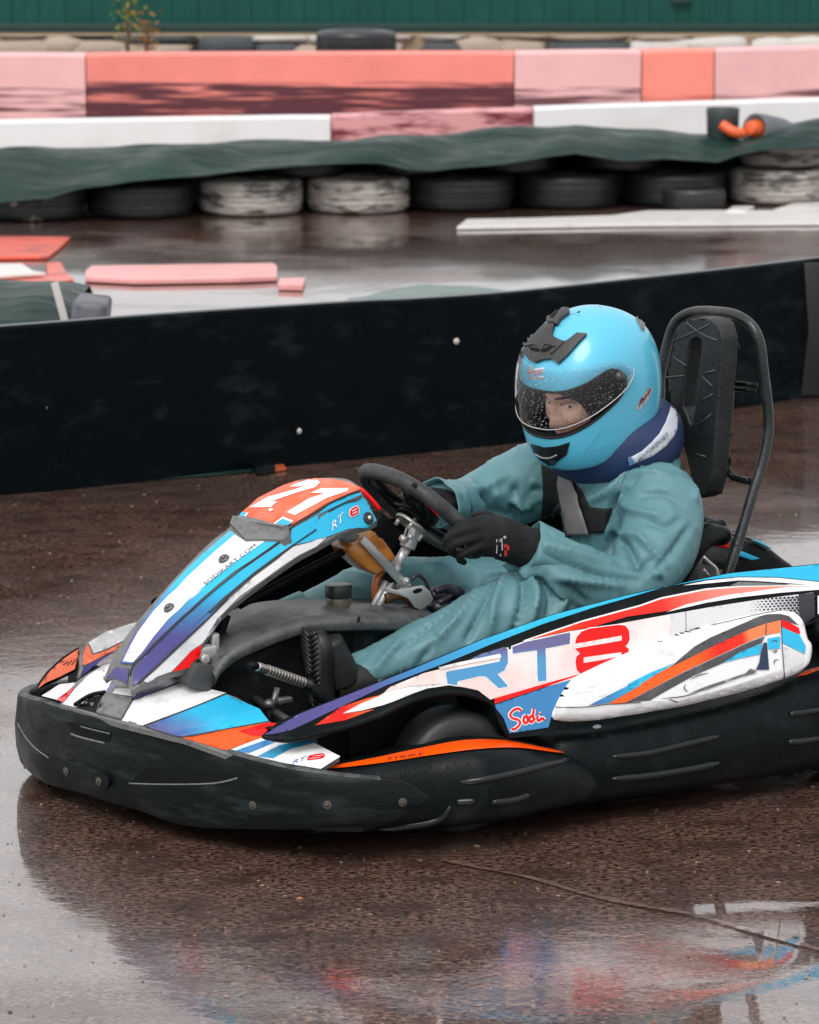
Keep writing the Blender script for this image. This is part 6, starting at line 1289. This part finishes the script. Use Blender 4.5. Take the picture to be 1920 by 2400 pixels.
hd('sticker', zH((735, 132), (860, 104), (1020, 108), (1055, 125), (1048, 158), (980, 166), (850, 160)), mat('helmet_red_sticker', (.70, .06, .04), .3), .001); mk('sticker', *strokes(hf_bvh, [zH((840, 140), (900, 122), (1020, 120)), zH((900, 150), (960, 140), (1040, 140))], 2.2, .0022, True), M_WH, helmet)
lg = [[(230, 750), (262, 742), (255, 780), (240, 820)], [(225, 775), (270, 795), (300, 768)], [(255, 838), (285, 790), (320, 785), (300, 830)], [(320, 835), (345, 780), (370, 760)], [(345, 815), (380, 790), (395, 800)], [(240, 852), (300, 846), (395, 852)], [(350, 835), (390, 832)], [(285, 765), (350, 760), (405, 752)]]
mk('logo', *strokes(hf_bvh, [zH(*q) for q in lg], 4.6, .0012, True), M_WH, helmet); mk('logo', *strokes(hf_bvh, [zH(*q) for q in lg[:6]], 2.2, .0020, True), mat('helmet_red_sticker', (.70, .06, .04), .3), helmet)
hd('logo', zH((1265, 1140), (1300, 1070), (1380, 960), (1425, 925), (1432, 960), (1400, 1040), (1330, 1140), (1290, 1152)), mat('pale_grey_logo', (.42, .47, .50), .4), .001); mk('logo', *strokes(hf_bvh, [zH((1300, 1125), (1320, 1060), (1345, 1040), (1335, 1090)), zH((1350, 1060), (1370, 1010), (1390, 1000)), zH((1385, 1010), (1412, 945))], 4.4, .002, True), M_INK, helmet)
mk('logo', *strokes(hf_bvh, [zH((1318, 1100), (1345, 1040), (1385, 985), (1410, 940))], 2.0, .003, True), mat('helmet_red_sticker', (.70, .06, .04), .3), helmet)
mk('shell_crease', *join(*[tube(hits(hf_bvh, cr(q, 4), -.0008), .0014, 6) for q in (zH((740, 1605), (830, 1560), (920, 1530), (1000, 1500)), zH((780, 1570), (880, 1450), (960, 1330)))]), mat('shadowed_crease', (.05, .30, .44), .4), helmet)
# ---- face inside the helmet
def face():
    """Front of a head: brow, sockets, nose, cheeks, lips and chin."""
    def g(y, z, y0, z0, sy, sz): return math.exp(-((y - y0) / sy) ** 2 - ((z - z0) / sz) ** 2)
    def f(u, v):
        an = R(-95 + 190 * u); z = .085 - .20 * v; zz = (z + .015) / .115; rr = math.sqrt(max(.02, 1 - abs(zz) ** 2.6)); y = .070 * math.sin(an) * rr; x = .088 * math.cos(an) * (rr * .45 + .55 * (1 if abs(zz) < 1 else .8)) * (1 - .10 * max(0, -zz))
        x += .022 * g(y, z, 0, -.042, .0105, .016) + .012 * g(y, z, 0, -.018, .008, .022) + .006 * g(y, z, 0, .018, .045, .010) + .003 * g(y, z, .0, .012, .012, .01)
        for s in (-1, 1): x += -.011 * g(y, z, s * .030, -.004, .016, .012) + .006 * g(y, z, s * .038, -.035, .018, .018) + .005 * g(y, z, s * .011, -.046, .006, .007)
        x += .008 * g(y, z, 0, -.073, .021, .005) + .009 * g(y, z, 0, -.083, .019, .0055) - .006 * g(y, z, 0, -.0785, .024, .0022) + .009 * g(y, z, 0, -.108, .022, .012) - .004 * g(y, z, 0, -.062, .004, .008)
        return hp_((x + .020, y - .004, z - .006), 1.10)
    return grid(f, np.linspace(0, 1, 90), np.linspace(0, 1, 100))
FV = face(); hdo = mk('head', *FV, M_SKIN, driver); 
mk('dark_hair', *ball(hp_((-.03, 0, .0)), (.10, .09, .12), 24, 16), mat('dark_hair', (.012, .010, .010), .9), hdo)
def bala():
    V, F = FV; loc = []
    for v in V: d = (v - HC) / 1.08; loc.append((d.dot(ly), d.dot(uz)))
    nr = 100; keep_ = []
    for f in F:
        y = sum(loc[i][0] for i in f) / 4; z = sum(loc[i][1] for i in f) / 4
        if (y / .056) ** 2 + ((z + .045) / .070) ** 2 > 1: keep_.append(f)
    VV = [v + (v - (HC + fx * -.03)).normalized() * .004 for v in V]; return solid(VV, keep_, .003)
mk('balaclava', *bala(), mat('black_balaclava', (.012, .012, .014), .85, bump=[(200, .4, .002)]), hdo)
def fp(y, z, off=0):
    o = hp_((.5, y - .004, z - .006), 1.10); d = -fx; l, n, i, _ = bvh(FV).ray_cast(o, d); return l + (-d) * off
for s in (-1, 1):
    mk('eye', *ball(fp(s * .030, -.004) - fx * .0075, (.0105, .0105, .0105), 16, 10), mat('eye_white', (.55, .5, .48), .25), hdo)
    e0 = fp(s * .030, -.007); mk('iris', *ball(e0 + fx * .001 - uz * .001, (.0038, .0038, .0038), 12, 8), mat('dark_iris', (.02, .012, .01), .2), hdo)
    mk('eyelid', *tube([fp(s * (.030 + k * .0155), -.001 + .0045 * (1 - k * k), .0012) for k in np.linspace(-1, 1, 9)], .0020, 6), mat('eyelid_skin', (.33, .14, .10), .5), hdo)
    mk('eyebrow', *tube([fp(s * (.031 + k * .019), .015 + .003 * (1 - k * k) - .002 * k, .001) for k in np.linspace(-1, 1, 9)], [.0014, .0025, .003, .0032, .0032, .003, .0026, .002, .0012], 6), mat('brow_hair', (.05, .025, .018), .8), hdo)
mk('lips', *join(*[tube([fp(k * .021, z0 + .0015 * (abs(k)) * sg, .0005) for k in np.linspace(-1, 1, 11)], [.0008 + .0026 * math.sin(math.pi * (i + .5) / 11) for i in range(11)], 6) for z0, sg in ((-.0735, -1), (-.083, 1))]), mat('lip_skin', (.42, .11, .10), .4), hdo)
# ---- collar
def ring(z0, rx, ry, rt, rz, tilt, name, mtl, dx=0, sx_=36):
    rg_ = []
    for a in np.linspace(0, 2 * math.pi, sx_, endpoint=False):
        dirv = Vector((math.cos(a), math.sin(a), 0)); c = Vector((dx + rx * math.cos(a), ry * math.sin(a), z0 + tilt * math.cos(a)))
        rg_.append([hp_(c + dirv * math.cos(q) * rt + Vector((0, 0, 1)) * math.sin(q) * rz * (1 + .1 * noise.noise(Vector((a * 2, q, 0)))), HS) for q in np.linspace(0, 2 * math.pi, 14, endpoint=False)])
    rg_.append(rg_[0]); V, F = loft(rg_, caps=False); return mk(name, V, F, mtl, driver), (V, F)
cl_, CVF = ring(-.157, .120, .112, .042, .066, .018, 'collar', M_NAVY, -.040); c_bvh = bvh(CVF)
mk('collar_band', *decal(zH((1203, 1610), (1240, 1600), (1330, 1550), (1420, 1470), (1500, 1380), (1560, 1270), (1600, 1160), (1612, 1090), (1640, 1120), (1672, 1230), (1668, 1330), (1640, 1400), (1560, 1500), (1440, 1590), (1300, 1650), (1210, 1682)), c_bvh, .003, 6, 0, .003), mat('white_collar_band', (.52, .55, .62), .6), cl_)
mk('collar_band', *decal(zH((1203, 1606), (1225, 1600), (1262, 1655), (1225, 1680), (1208, 1682)), c_bvh, .0045, 6), mat('blue_band_end', (.09, .20, .45), .6), cl_)
mk('collar_lettering', *glyphs('MOTORSPORT', zH((1300, 1655))[0], (8.2, -7.4), (-4, -9), c_bvh, .006, 0, 1.25), M_INK, cl_)
